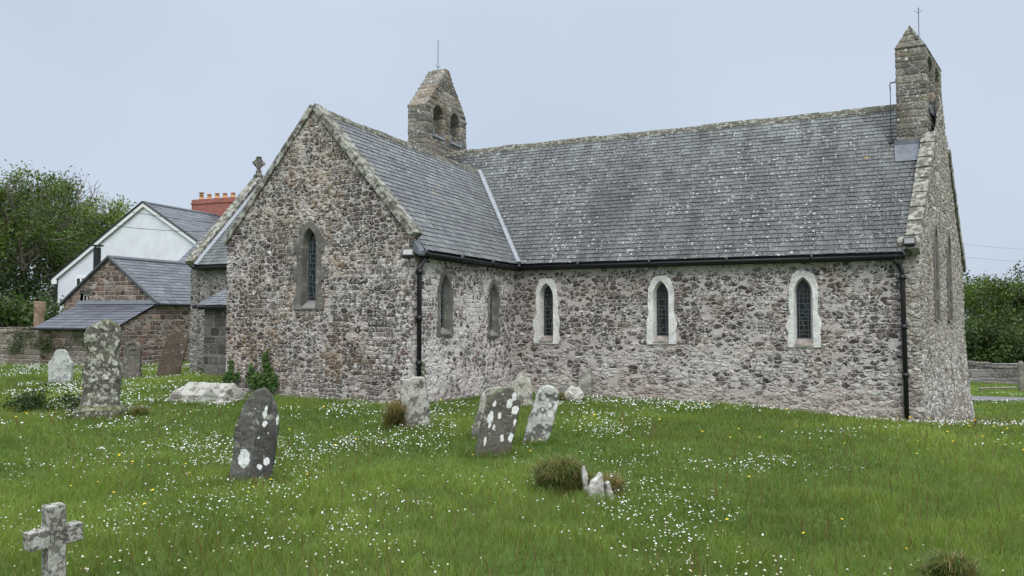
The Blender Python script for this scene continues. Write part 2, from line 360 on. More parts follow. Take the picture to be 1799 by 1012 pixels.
# ------------------------------------------------------------------ ground
CTRL = np.array([  # x, y, z
 (.06,16.4,-.085),(-1.72,12.4,.05),(-5.6,14.2,.12),(7.4,13.1,-.29),(11.0,18.0,-.95),(4.0,14.7,-.17),
 (0,0,0),(0,5,0),(-4,5,0),(4,5,0.0),(-3,8,0),(3,8.5,0),(-7,11,.0),(8.3,9.5,-.02),(5.5,11.4,-.08),(12,12,-.2),(1,11.5,0.0),
 (-7.4,17.0,.10),(-10.5,18,.0),(-9,21,.0),(-12.5,24,.0),(-18.5,26.8,-.04),(15,23.5,-1.02),(19.3,29.5,-1.12),(14,20.2,-.85),(13,16.5,-.55),
 (25,22,-1.2),(30,32,-1.4),(-28,30,-.1),(-15,10,.05),(15,5,.05),(-15,0,0),(15,0,.05),(0,30,-.3),(-10,45,.1),(30,55,-1.6),(-35,45,0)])
def _tps():
    P = CTRL[:,:2]; n = len(P); d = np.linalg.norm(P[:,None]-P[None],axis=2)
    K = np.where(d>0, d*d*np.log(np.maximum(d,1e-9)), 0) + np.eye(n)*.02
    A = np.zeros((n+3,n+3)); A[:n,:n] = K; A[:n,n] = 1; A[:n,n+1:] = P; A[n:,:n] = A[:n,n:].T
    return np.linalg.solve(A, np.concatenate([CTRL[:,2],[0,0,0]]))
_W = _tps()
def gz(x, y):
    x = np.asarray(x,dtype=float); y = np.asarray(y,dtype=float); sh = x.shape
    x, y = x.ravel(), y.ravel()
    cx, cyy = np.clip(x,-40,42), np.clip(y,-4,62)
    d2 = (cx[:,None]-CTRL[:,0])**2 + (cyy[:,None]-CTRL[:,1])**2
    z = (np.where(d2>0, .5*d2*np.log(np.maximum(d2,1e-12)), 0) @ _W[:-3]) + _W[-3] + _W[-2]*cx + _W[-1]*cyy
    z = np.clip(z,-2.2,.6)
    # worn hollow beside the west end
    z -= .30*np.exp(-(((x-11.75)/.55)**2 + ((y-17.6)/.9)**2))
    z += .035*np.sin(x*.9+1.3)*np.sin(y*.8) * np.clip((y-2)/6,0,1)
    return z.reshape(sh)
def gz1(x, y): return float(gz(np.array([x]), np.array([y]))[0])

def ground_mat():
    g = G('turf soil')
    a = g.mix(g.mapr(g.noise(1.2,4.0,.6), .35,.65), (.075,.125,.028), (.11,.165,.04))
    a = g.mix(g.mapr(g.noise(9.0,4.0,.7), .5,.72), a, (.035,.055,.014))
    a = g.mix(g.math('MULTIPLY', g.mapr(g.noise(3.1,4.0,.7), .58,.72), .4), a, (.12,.11,.045))
    soil = g.n('ShaderNodeAttribute', attribute_name='soil').outputs['Fac']
    a = g.mix(soil, a, (.05,.042,.034))
    return g.done(a, .95, bump=g.noise(30.0,4.0,.7), bstr=.8, bdist=.03, spec=.1)
def axis(vals): return np.array(sorted(set(np.round(vals,4))))
xs = axis(np.concatenate([np.arange(-16,22,.3), np.linspace(-45,-16,30), np.linspace(22,50,30), -np.geomspace(45,900,14), np.geomspace(50,900,14)]))
ys = axis(np.concatenate([np.arange(2,33,.3), np.linspace(-6,2,12), np.linspace(33,64,30), np.geomspace(64,1200,16), -np.geomspace(6,300,8)]))
X, Y = np.meshgrid(xs, ys); Z = gz(X, Y)
nx, ny = len(xs), len(ys); I = np.arange(nx*ny).reshape(ny,nx)
F = np.stack([I[:-1,:-1],I[:-1,1:],I[1:,1:],I[1:,:-1]],axis=-1).reshape(-1,4)
ground = mesh_np('ground', np.stack([X,Y,Z],-1).reshape(-1,3), F4=F, mat=ground_mat(), smooth=True)
at = ground.data.attributes.new('soil','FLOAT','POINT')
xf, yf = X.ravel(), Y.ravel()
soil = np.exp(-(((xf-11.7)/.42)**2+((yf-17.5)/.8)**2)) + .8*np.exp(-(((xf-9.6)/1.5)**2+((yf-15.0-(xf-9.6)*1.25)/.35)**2))
at.data.foreach_set('value', np.clip(soil*1.4,0,1).astype(np.float32))
tag(ground, kind='structure')

# ------------------------------------------------------------------ church (local frame: x = along nave to the west, y = north)
church = empty('church', (0.06,16.6,0), R(-24.5))
tag(church, 'grey rubble stone church with slate roofs, two bellcotes and a projecting gabled wing', 'church')
CM = Matrix.Translation((0.06,16.6,0)) @ Matrix.Rotation(R(-24.5),4,'Z')
def c2w(u,v,z=0): return CM @ Vector((u,v,z))

def panels(bm, segs, zrows, res, holes=()):
    """wall grid: segs = [(p0,p1,topfn,batterfn)], joined corner to corner. holes = (segindex, fn(s,z))"""
    prev = None
    for si,(p0,p1,top,bat) in enumerate(segs):
        p0, p1 = Vector(p0), Vector(p1); L = (p1-p0).length; d = (p1-p0)/L; n = Vector((d.y,-d.x))
        ns = max(2, int(round(L/res))); grid = []
        for j in range(ns+1):
            s = L*j/ns; t = top(s); colv = []
            for z in zrows:
                q = p0 + d*s; zz = min(z,t)
                q = q + bat(s,zz)
                colv.append((bm.verts.new((q.x,q.y,zz)), s, zz, z >= t))
            grid.append(colv)
        hs = [h for k,h in holes if k == si]
        for a,b in zip(grid, grid[1:]):
            for k in range(len(zrows)-1):
                q = (a[k],b[k],b[k+1],a[k+1])
                if a[k][3] and b[k][3]: continue
                sc = sum(v[1] for v in q)/4; zc = sum(v[2] for v in q)/4
                if any(h(sc,zc) for h in hs): continue
                bm.faces.new([v[0] for v in q])
    bmesh.ops.remove_doubles(bm, verts=bm.verts[:], dist=.002)
    for v in [v for v in bm.verts if not v.link_faces]: bm.verts.remove(v)
NB = lambda s,z: Vector((0,0))
def lancet(w, h, n=7, k=.95):
    """opening outline, (x,z) from bottom left round to bottom right; k = arch rise / width"""
    rise = w*k; zs = h-rise; pts = [(-w/2,0)]
    c = (rise*rise - w*w/4)/w      # pointed arch centre offset
    r = w/2 + c
    a1 = math.atan2(rise, -c) if c < 0 else math.atan2(rise, -c)
    for i in range(n+1):
        t = math.pi + (a1-math.pi)*i/n
        pts.append((c + r*math.cos(t), zs + r*math.sin(t)))
    right = [(-x,z) for x,z in pts[:-1]][::-1]
    return pts + right
def in_lancet(x, z, w, h):
    if z < 0 or z > h: return False
    return abs(x) < w/2 if z < h-w*.8 else abs(x) < w/2*max(0,(h-z)/(w*.8))**.65

def window(parent, p, d, gw, gh, outer, mats, splay=.06, depth=.20, seed=0, sill=True, sill_h=.14):
    """p = local base-centre of glass on the wall face (u,v,z); d = 2-D unit vector along the wall, outward normal on its right"""
    rr = random.Random(seed); jag = .016 if mats[0] is M['lime'] else .006
    Mx = Matrix(((d[0],-d[1],0,p[0]),(d[1],d[0],0,p[1]),(0,0,1,p[2]),(0,0,0,1)))   # local y points inward
    ow, oh = gw+2*splay, gh+splay
    inn = lancet(ow, oh); gl = lancet(gw, gh)
    low = -sill_h
    inn = [(inn[0][0], low)] + inn[1:-1] + [(inn[-1][0], low)]
    bm = bmesh.new()
    out = [(x+rr.uniform(-jag,jag), z+rr.uniform(-jag,jag)*.6) for x,z in outer]
    yf = -.028
    flat = out+inn; tris = tessellate_polygon([[Vector((x,z,0)) for x,z in out],[Vector((x,z,0)) for x,z in inn]])
    A = [bm.verts.new(Mx @ Vector((x,yf,z))) for x,z in flat]
    for t in tris: bm.faces.new([A[i] for i in t])
    no = len(out); B = [bm.verts.new(Mx @ Vector((x,.05,z))) for x,z in out]
    for i in range(no): bm.faces.new((A[i],A[(i+1)%no],B[(i+1)%no],B[i]))
    ni = len(inn); g2 = [(gl[0][0],low*.2)]+gl[1:-1]+[(gl[-1][0],low*.2)]
    Cc = [bm.verts.new(Mx @ Vector((x,depth,z))) for x,z in g2]
    for i in range(ni-1): bm.faces.new((A[no+i],A[no+i+1],Cc[i+1],Cc[i]))
    w = obj('window', bm, mats[0], parent)
    bv = w.modifiers.new('b','BEVEL'); bv.width = .008; bv.segments = 2; bv.limit_method = 'ANGLE'
    bm = bmesh.new(); big = lancet(gw+.03, gh+.02)
    bm.faces.new([bm.verts.new(Mx @ Vector((x,depth-.012,z-.01))) for x,z in big]); obj('glass', bm, M['glass'], w)
    # leading
    bm = bmesh.new()
    def bar(x0,z0,x1,z1,t=.006):
        dx,dz = x1-x0,z1-z0; L = math.hypot(dx,dz) or 1; a,b = -dz/L*t, dx/L*t
        P = [(x0+a,z0+b),(x0-a,z0-b),(x1-a,z1-b),(x1+a,z1+b)]
        hexa(bm, [Mx @ Vector((x,depth-.016,z)) for x,z in P]+[Mx @ Vector((x,depth-.026,z)) for x,z in P])
    hw = gw/2; zs = gh-gw*.8
    for a,b in zip(gl, gl[1:]): bar(a[0]*.97,a[1],b[0]*.97,b[1],.007)
    bar(-hw,.004,hw,.004,.009)
    for sx in (-1,1): bar(sx*hw*.62,0,sx*hw*.62,zs,.005)
    z = .07
    while z < gh-.12:
        t = hw if z < zs else hw*max(.2,((gh-z)/(gw*.8))**.65)
        bar(-t,z,t,z+rr.uniform(-.015,.015),.005)
        nz = z+rr.uniform(.06,.13)
        for k in range(rr.choice((1,2,2))):
            x = rr.uniform(-.55,.55)*t; bar(x,z,x+rr.uniform(-.35,.35)*t,min(nz,gh-.05),.004)
        z = nz
    obj('leading', bm, M['came'], w)
    if sill:
        bm = bmesh.new(); x = ow/2-.002
        hexa(bm, [Mx @ Vector(q) for q in ((-x,yf-.012,low),(x,yf-.012,low),(gw/2,depth-.02,low),(-gw/2,depth-.02,low),(-x,yf-.012,low+.03),(x,yf-.012,low+.03),(gw/2,depth-.02,.0),(-gw/2,depth-.02,.0))])
        obj('sill', bm, mats[1], w)
    return w

ZR = lambda top, step=.028: list(np.arange(-1.5, top+step, step))
# --- nave: south wall + west gable
RV, RZ = 2.92, 6.2
SK = Vector((.234,.973)).normalized()
def nave_bat(s,z): return Vector((0,-.03*max(0,(1.0-z))**2*.5))
def west_bat(s,z):
    q = max(0,(1.7-z)/2.2)**2
    return Vector((.13*q*(.35+.65*min(1,s/3)), -.02*q))
W_WIN = [(1.88,1.62,.17,1.70),(3.62,1.60,.17,1.72)]   # s, z, width, height
N_WIN = [(.766,1.175,.235,1.115),(3.30,1.20,.235,1.09),(6.03,1.177,.248,1.135)]
bm = bmesh.new()
ktop = lambda s: (2.72+ (RZ-2.72)*(1-abs(s-3.0)/3.0)) + .22
def nave_hole(s,z): return any(in_lancet(s-u-3.5,z-zz+.10,w+.20,h+.22) for u,zz,w,h in N_WIN)
def west_hole(s,z): return any(in_lancet(s-u,z-zz+.08,w+.16,h+.2) for u,zz,w,h in W_WIN)
far = (7.95+SK.x*6, SK.y*6)
panels(bm, [((0,0),(7.95,0),lambda s:2.80,nave_bat)], ZR(2.82), .028, [(0,lambda s,z: nave_hole(s+3.5,z))])
obj('nave_wall', bm, M['nave_wall'], church, True, False)
bm = bmesh.new()
# short return of the south wall keeps the corner one continuous skin
corner_bat = lambda s,z: nave_bat(s,z)*(1-s/.26)+west_bat(0,z)*(s/.26)
panels(bm, [((7.71,-.02),(7.97,-.02),lambda s:3.02,corner_bat),((7.97,-.02),far,ktop,west_bat)], ZR(6.5,.032), .032, [(1,west_hole)])
obj('west_gable_wall', bm, M['west_wall'], church, True, False)
# plain unseen back walls
bm = bmesh.new()
for (a,b,z) in (((far[0],far[1]),(-3.7,5.84),2.75),((-3.7,5.84),(-3.7,0.3),2.75)):
    vs = [bm.verts.new((a[0],a[1],-1.5)),bm.verts.new((b[0],b[1],-1.5)),bm.verts.new((b[0],b[1],z)),bm.verts.new((a[0],a[1],z))]; bm.faces.new(vs)
f = [bm.verts.new(q) for q in ((-3.55,0.2,2.7),(-3.55,5.84,2.7),(-3.55,2.92,6.1))]; bm.faces.new(f)
obj('rear_wall', bm, M['west_wall'], church)
def white_outer(w, zb, zt, zs=None):
    h = w/2; zs = zs if zs is not None else zt-.22
    L = [(-h,zb),(-h-.02,zb+.12),(-h+.005,zb+.26),(-h-.03,zb+.40),(-h-.01,zb+.52),(-h+.03,zb+.66),(-h+.02,zb+.8),(-h+.035,zs),(-h*.62,zt-.06),(-h*.36,zt)]
    L = [q for q in L if q[1] <= zt]
    return L + [(-x+.012,z) for x,z in L[::-1]]
for i,(u,z,w,h) in enumerate(N_WIN):
    window(church, (u,0,z), (1,0), w, h, white_outer(.565, -.17, h+.15, h-.12), (M['lime'],M['sill']), splay=.045, depth=.17, seed=i+3, sill_h=.14)
for i,(s,z,w,h) in enumerate(W_WIN):
    q = Vector((7.97,-.02))+SK*s
    L = lancet(w+.42,h+.25); L = [(x,zz-.10) for x,zz in L]
    window(church, (q.x,q.y,z), (SK.x,SK.y), w, h, L, (M['dressed'],M['sill_grey']), splay=.05, depth=.13, seed=i+30)

# --- transept: left side, gable, right side
TU, TV = -4.15, -4.37
def gtop(s): return 3.05 + (5.44-3.05)*(1-abs(s-4.15/2)/(4.15/2)) + .03
def t_bat(s,z):
    q = max(0,(.9-z)/1.2)**2; return Vector((0,-.05*q))
G_WIN = (-2.145,1.89,.225,1.285)
T_WIN = [(-3.16,1.39,.205,.905),(-1.115,1.313,.205,.90)]
bm = bmesh.new()
panels(bm, [((TU,.6),(TU,TV),lambda s:2.75,NB),((TU,TV),(0,TV),gtop,t_bat)], ZR(5.62,.027), .027,
       [(1,lambda s,z: in_lancet(s+TU-G_WIN[0],z-G_WIN[1]+.12,G_WIN[2]+.26,G_WIN[3]+.28))])
obj('transept_gable_wall', bm, M['transept_wall'], church, True, False)
bm = bmesh.new()
panels(bm, [((-.25,TV-.004),(.004,TV-.004),lambda s:2.75,NB),((.004,TV-.004),(.004,0),lambda s:2.78,NB)], ZR(2.8,.027), .027,
       [(1,lambda s,z: any(in_lancet(s+TV-v,z-zz+.1,w+.22,h+.22) for v,zz,w,h in T_WIN))])
obj('transept_side_wall', bm, M['lime_wall'], church, True, False)
def quoin_outer(w, zb, zt, arch, n=5, step=.07):
    h = w/2; zs = zt-arch; L = []
    for k in range(n):
        z0 = zb+(zs-zb)*k/n; z1 = zb+(zs-zb)*(k+1)/n; o = step if k%2 == 0 else 0
        L += [(-h-o,z0),(-h-o,z1-.004)]
    L += [(-h*.92,zs+.02),(-h*.74,zs+arch*.55),(-h*.4,zs+arch*.9),(-h*.1,zt)]
    return L + [(-x,z) for x,z in L[::-1]]
window(church, (G_WIN[0],TV,G_WIN[1]), (1,0), G_WIN[2], G_WIN[3], quoin_outer(.56,-.17,G_WIN[3]+.16,.30,5,.065), (M['dressed'],M['sill_grey']), splay=.05, depth=.12, seed=50, sill_h=.16)
for i,(v,z,w,h) in enumerate(T_WIN):
    window(church, (.004,v,z), (0,1), w, h, quoin_outer(.52,-.16,h+.17,.34,3,.03), (M['dressed'],M['sill_grey']), splay=.085, depth=.10, seed=60+i, sill_h=.13)

# --- chancel
CU, CV, CZ, CRZ = -10.41, .41, 3.0, 5.9
bm = bmesh.new()
ctop = lambda s: CZ+(CRZ-CZ)*(1-abs(s-2.51)/2.51)+.08
panels(bm, [((CU,2*2.92-CV),(CU,CV),ctop,NB),((CU,CV),(TU+.1,CV),lambda s:CZ+.05,NB)], ZR(6.0,.05), .05)
obj('chancel_wall', bm, M['chancel_wall'], church, True, False)
# lean-to in the angle
bm = bmesh.new()
LU, LV, LZ = -7.43, -1.85, 1.86
ltop = lambda s: LZ+1.0*(1-s/2.26) if s < 2.26 else LZ
panels(bm, [((LU,CV),(LU,LV),lambda s: 2.86-(s/2.26)*1.0,NB),((LU,LV),(TU,LV),lambda s:LZ,NB)], ZR(2.9,.05), .05)
obj('annex_wall', bm, M['ashlar_dark'], church, True, False)

# --- slate roofs
def slates(name, P0, e, s, length, slope, row, wid, base, mat, parent, clips=(), seed=0, under=True, patch=None, var=.22, thick=.012):
    rr = random.Random(seed); P0,e,s = Vector(P0),Vector(e).normalized(),Vector(s).normalized(); n = e.cross(s).normalized()
    if n.z < 0: n = -n
    bm = bmesh.new(); cl = bm.loops.layers.float_color.new('tone')
    rows = int(math.ceil(slope/row))
    for r in range(rows):
        y0 = r*row; y1 = min((r+1)*row+.03, slope+.01); x = -rr.random()*wid
        dy0 = rr.uniform(-.003,.003)
        while x < length:
            w = wid*rr.uniform(.78,1.22); x1 = x+w-.009; a = max(x,0); b = min(x1,length)
            if b-a > .02:
                lift = thick+rr.uniform(0,.005); t0 = rr.uniform(-.004,.004)+dy0; t1 = t0+rr.uniform(-.004,.004)
                q = [P0+e*a+s*(y0+t0)+n*lift, P0+e*b+s*(y0+t1)+n*(lift+rr.uniform(-.003,.003)), P0+e*b+s*y1, P0+e*a+s*y1]
                tl = [P0+e*a+s*(y0+t0)-n*.004, P0+e*b+s*(y0+t1)-n*.004]
                v = [bm.verts.new(k) for k in q]; u = [bm.verts.new(k) for k in tl]
                f1 = bm.faces.new(v); f2 = bm.faces.new((u[0],u[1],v[1],v[0]))
                c = base((a+b)/2, y0, rr); k = rr.uniform(1-var,1+var)
                c = (c[0]*k,c[1]*k,c[2]*k,1)
                for f in (f1,f2):
                    for l in f.loops: l[cl] = c
            x += w
    if under:
        v = [bm.verts.new(k - n*.012) for k in (P0,P0+e*length,P0+e*length+s*slope,P0+s*slope)]
        f = bm.faces.new(v)
        for l in f.loops: l[cl] = (.02,.02,.022,1)
    for co,no in clips:
        bmesh.ops.bisect_plane(bm, geom=bm.verts[:]+bm.edges[:]+bm.faces[:], plane_co=co, plane_no=no, clear_outer=True)
    o = obj(name, bm, mat, parent, False, False)
    return o
kN = (RZ-2.76)/3.07; sN = math.hypot(3.07, RZ-2.76)
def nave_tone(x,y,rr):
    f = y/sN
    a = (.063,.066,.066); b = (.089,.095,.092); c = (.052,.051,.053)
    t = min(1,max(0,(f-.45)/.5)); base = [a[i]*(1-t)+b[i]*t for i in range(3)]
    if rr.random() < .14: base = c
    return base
vA = Vector((.15,-.15,0)); vB = Vector((-2.075,2.25,0)); vd = (vB-vA).normalized(); vn = Vector((vd.y,-vd.x,0))  # points to nave side (east->west?)
if vn.x < 0: vn = -vn
vd2 = Vector((vd.x*-1,vd.y,0)); vC = Vector((-4.30,-.15,0)); vn2 = Vector((-vd2.y,vd2.x,0))
if vn2.x > 0: vn2 = -vn2
west_e = Vector((7.79,-.15,0)); wn = Vector((SK.y,-SK.x,0))
# main south slope west of the valley, plus the small piece above and east of the valley head
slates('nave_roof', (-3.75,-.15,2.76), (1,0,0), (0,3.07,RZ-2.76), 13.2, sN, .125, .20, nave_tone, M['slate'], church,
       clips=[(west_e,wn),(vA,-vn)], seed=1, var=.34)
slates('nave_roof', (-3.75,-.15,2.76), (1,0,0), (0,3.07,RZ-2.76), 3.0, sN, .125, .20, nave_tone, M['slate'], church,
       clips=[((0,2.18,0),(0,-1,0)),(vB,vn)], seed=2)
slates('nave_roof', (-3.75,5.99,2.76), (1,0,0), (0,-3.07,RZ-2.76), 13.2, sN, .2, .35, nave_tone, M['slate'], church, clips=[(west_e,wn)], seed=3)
kT = (5.45-2.76)/2.225; sT = math.hypot(2.225,5.45-2.76)
def tr_tone(x,y,rr):
    c = rr.choice(((.110,.117,.118),(.096,.102,.105),(.122,.129,.129),(.085,.090,.093)))
    return c
slates('transept_roof', (.15,TV+.26,2.76), (0,1,0), (-2.225,0,5.45-2.76), 7.2, sT, .125, .20, tr_tone, M['slate_transept'], church,
       clips=[(vA,vn)], seed=4)
slates('transept_roof', (-4.30,TV+.26,2.76), (0,1,0), (2.225,0,5.45-2.76), 7.2, sT, .16, .25, tr_tone, M['slate_transept'], church,
       clips=[(vC,vn2),((0,2.3,0),(0,1,0))], seed=5)
sC = math.hypot(2.66,CRZ-3.06)
slates('chancel_roof', (CU+.26,.26,3.06), (1,0,0), (0,2.66,CRZ-3.06), 6.5, sC, .13, .20, lambda x,y,rr: rr.choice(((.105,.118,.113),(.12,.132,.124),(.09,.102,.10))), M['slate_chancel'], church, seed=6)
slates('chancel_roof', (CU+.26,5.58,3.06), (1,0,0), (0,-2.66,CRZ-3.06), 6.5, sC, .2, .3, lambda x,y,rr:(.13,.15,.145), M['slate_chancel'], church, seed=7)
slates('annex_roof', (LU-.16,LV-.14,LZ+.01), (1,0,0), (0,2.40,1.06), LU*-1-4.15+.16, math.hypot(2.40,1.06), .13, .2, lambda x,y,rr: rr.choice(((.10,.11,.125),(.13,.14,.15))), M['slate_chancel'], church, seed=8)

# --- lead valley
bm = bmesh.new()
a = Vector((.17,-.17,2.77)); b = Vector((-2.02,2.20,5.43)); ax = (b-a); L = ax.length; ax.normalize()
nrm = (Vector((-kN*0,-kN,1)).normalized()+Vector((kT,0,1)).normalized()).normalized(); sd = ax.cross(nrm).normalized()
rr = random.Random(4); pts = 9
ring = []
for i in range(pts+1):
    p = a+ax*(L*i/pts); w = .058+rr.uniform(-.006,.006)
    ring.append([p+sd*w+nrm*.045, p+sd*w*.4+nrm*.062, p-sd*w*.4+nrm*.062, p-sd*w+nrm*.045, p-sd*w-nrm*.0, p+sd*w-nrm*.0])
rv = [[bm.verts.new(q) for q in r_] for r_ in ring]
for A,B in zip(rv,rv[1:]):
    for k in range(6): bm.faces.new((A[k],A[(k+1)%6],B[(k+1)%6],B[k]))
bm.faces.new(rv[0]); bm.faces.new(rv[-1][::-1])
obj('valley_flashing', bm, M['lead'], church)

# --- ridges
def ridge(name, p0, p1, n, mat, k, w=.17, seed=0, up=.06):
    rr = random.Random(seed); p0,p1 = Vector(p0),Vector(p1); d = (p1-p0); L = d.length; d.normalize(); sd = Vector((d.y,-d.x,0))
    bm = bmesh.new()
    for i in range(n):
        a = p0+d*(L*i/n+.003); b = p0+d*(L*(i+1)/n-.003); j = rr.uniform(-.012,.012); w2 = w+rr.uniform(-.01,.01)
        prof = [(-w2,-w2*k+.03),(-w2*.45,-w2*.45*k+.045),(0,up),(w2*.45,-w2*.45*k+.045),(w2,-w2*k+.03),(w2,-w2*k+.0),(0,.0-.02),(-w2,-w2*k)]
        A = [bm.verts.new(a+sd*x+Vector((0,0,z+j))) for x,z in prof]; B = [bm.verts.new(b+sd*x+Vector((0,0,z+j+rr.uniform(-.006,.006)))) for x,z in prof]
        m = len(prof)
        for q in range(m): bm.faces.new((A[q],A[(q+1)%m],B[(q+1)%m],B[q]))
        bm.faces.new(A); bm.faces.new(B[::-1])
    return obj(name, bm, mat, church)
ridge('nave_ridge', (-3.45,RV,RZ), (8.05,RV,RZ), 26, M['ridge'], kN, .14, 1, .03)
ridge('transept_ridge', (-2.075,TV+.2,5.45), (-2.075,2.32,5.45), 15, M['ridge'], kT, .12, 2, .03)
ridge('chancel_ridge', (CU+.28,RV,CRZ), (-3.9,RV,CRZ), 15, M['ridge'], 1.06, .15, 3)

# --- gable copings: a run of weathered slabs
def coping(name, foot, apex, across, w, th, n, mat, seed=0, step=0.0, drop=.0, amp=.010):
    """foot->apex along the slope (outer lower edge line); across = 3-D unit vector inward over the wall"""
    rr = random.Random(seed); foot,apex,ac = Vector(foot),Vector(apex),Vector(across).normalized(); d = apex-foot; L = d.length; d.normalize()
    up = d.cross(ac).normalized()
    if up.z < 0: up = -up
    bm = bmesh.new(); c = [0.0]
    for i in range(n): c.append(c[-1]+rr.uniform(.8,1.25))
    c = [q/c[-1]*L for q in c]
    for i in range(n):
        a = c[i]+.004; b = c[i+1]-.004; h0 = th+rr.uniform(-.005,.005)+step; h1 = th+rr.uniform(-.005,.005); o = rr.uniform(-.005,.005)
        P = []
        for (t,hh) in ((a,-drop),(b,-drop)): P += [foot+d*t+ac*o+up*hh, foot+d*t+ac*(w+o)+up*hh]
        lo = [P[0],P[1],P[3],P[2]]
        hi = [foot+d*a+ac*o+up*h0, foot+d*a+ac*(w+o)+up*h0, foot+d*b+ac*(w+o)+up*h1, foot+d*b+ac*o+up*h1]
        hexa(bm, lo+hi)
    bmesh.ops.recalc_face_normals(bm, faces=bm.faces[:])
    bmesh.ops.bevel(bm, geom=bm.edges[:], offset=.007, segments=2, affect='EDGES', profile=.6)
    bmesh.ops.subdivide_edges(bm, edges=[e for e in bm.edges if e.calc_length() > .1], cuts=4, use_grid_fill=True)
    for v in bm.verts: v.co += Vector((mnoise.noise(v.co*9),mnoise.noise(v.co*9+Vector((5,0,0))),mnoise.noise(v.co*9+Vector((0,7,0)))))*amp
    return obj(name, bm, mat, church, False)
# transept gable: slabs 5 cm proud of the wall face
tv = TV-.06
coping('coping', (.07,tv,2.98), (-2.075,tv,5.45), (0,1,0), .30, .085, 9, M['coping'], 1, drop=.03, amp=.005)
coping('coping', (-4.20,tv+.02,3.00), (-2.075,tv+.02,5.45), (0,1,0), .34, .085, 9, M['coping'], 2, drop=.03, amp=.005)
# west gable coping (south slope visible), stepped slabs
zc = lambda s: 2.72+(RZ-2.72)*(s/3.0)
q0 = Vector((7.99,-.05)); n2 = Vector((-SK.y,SK.x))
def wl(s,off=0.0): q = q0+SK*s; return q+n2*off
f0 = wl(-.12,-.02); f1 = wl(2.08,-.02)
coping('coping', (f0.x,f0.y,zc(-.12)+.16), (f1.x,f1.y,zc(2.08)+.16), (n2.x,n2.y,0), .25, .09, 9, M['coping_pale'], 3, step=.02, drop=.06, amp=.005)
f0 = wl(6.1,-.02); f1 = wl(3.9,-.02)
coping('coping', (f0.x,f0.y,zc(-.10)+.10), (f1.x,f1.y,zc(2.1)+.10), (n2.x,n2.y,0), .34, .12, 7, M['coping_pale'], 4, drop=.06)
bm = bmesh.new(); k0 = wl(0,0)
hexa(bm, [Vector((7.64,-.075,2.72)),Vector((7.99,-.075,2.72)),Vector((8.03,.18,2.72)),Vector((7.64,.18,2.72)),Vector((7.64,-.075,2.97)),Vector((7.99,-.075,2.97)),Vector((8.03,.18,3.10)),Vector((7.64,.18,3.10))])
bmesh.ops.bevel(bm, geom=bm.edges[:], offset=.02, segments=2, affect='EDGES')
obj('kneeler', bm, M['coping_pale'], church)
# chancel east coping
cu = CU-.05
coping('coping', (cu,CV-.10,3.08), (cu,RV,CRZ+.02), (1,0,0), .34, .15, 8, M['coping'], 5, drop=.10)
coping('coping', (cu,5.43+.24,2.94), (cu,RV,CRZ+.02), (1,0,0), .36, .17, 8, M['coping'], 6, drop=.10)
bm = bmesh.new()   # lead strip where slates meet the coping
aa = Vector((CU+.315,.26,3.06)); bb = Vector((CU+.315,2.90,CRZ-.02)); nn = Vector((0,-1.068,1)).normalized()
hexa(bm, [aa+nn*.012,aa+Vector((.09,0,0))+nn*.012,bb+Vector((.09,0,0))+nn*.012,bb+nn*.012,aa+nn*.07,aa+Vector((.09,0,0))+nn*.024,bb+Vector((.09,0,0))+nn*.024,bb+nn*.07])
obj('coping_flashing', bm, M['lead'], church)
# finial cross
fin = []
bm = bmesh.new(); Mf = Matrix.Translation((CU+.10,RV,CRZ+.12)) @ Matrix.Rotation(R(62),4,'Z') @ Matrix.Scale(1.15,4)
box(bm,-.11,.11,-.10,.10,0,.10,Mf); box(bm,-.07,.07,-.07,.07,.09,.20,Mf)
def ringp(r0,r1,n=20):
    return [[(r1*math.cos(2*math.pi*k/n),.42+r1*math.sin(2*math.pi*k/n)) for k in range(n)],[(r0*math.cos(2*math.pi*k/n),.42+r0*math.sin(2*math.pi*k/n)) for k in range(n)]]
prism(bm, ringp(.085,.135), Mf, -.04,.04)
box(bm,-.045,.045,-.05,.05,.18,.60,Mf); box(bm,-.165,.165,-.049,.049,.375,.465,Mf)
box(bm,-.065,.065,-.052,.052,.56,.605,Mf)
fc = obj('finial_cross', bm, M['ridge'], church); remesh(fc,.016,.010,9)

# --- bellcotes
def bell_frame(o2, a, q):
    """x along a (2-D), y = thickness direction q (2-D), origin o2"""
    return Matrix(((a[0],q[0],0,o2[0]),(a[1],q[1],0,o2[1]),(0,0,1,0),(0,0,0,1)))
def arch(x0,x1,z0,z1,n=8,k=.5):
    w = x1-x0; h = w*k; L = [(x0,z0)]
    for i in range(n+1):
        t = math.pi-math.pi*i/n; L.append(((x0+x1)/2+w/2*math.cos(t), z1-h+h*math.sin(t)))
    return L+[(x1,z0)]
# east bellcote: gabled profile faces west
Mb = bell_frame((-3.41,RV),(0,1),(-1,0))
bm = bmesh.new()
prof = [(-1.16,5.0),(1.16,5.0),(1.15,6.6),(1.12,7.42),(.80,7.78),(.42,8.18),(.09,8.57),(-.09,8.57),(-.40,8.18),(-.80,7.72),(-1.15,7.30),(-1.16,6.6)]
prism(bm, [prof, arch(-.78,-.19,6.55,7.42), arch(.18,.77,6.55,7.42)], Mb, 0, .56)
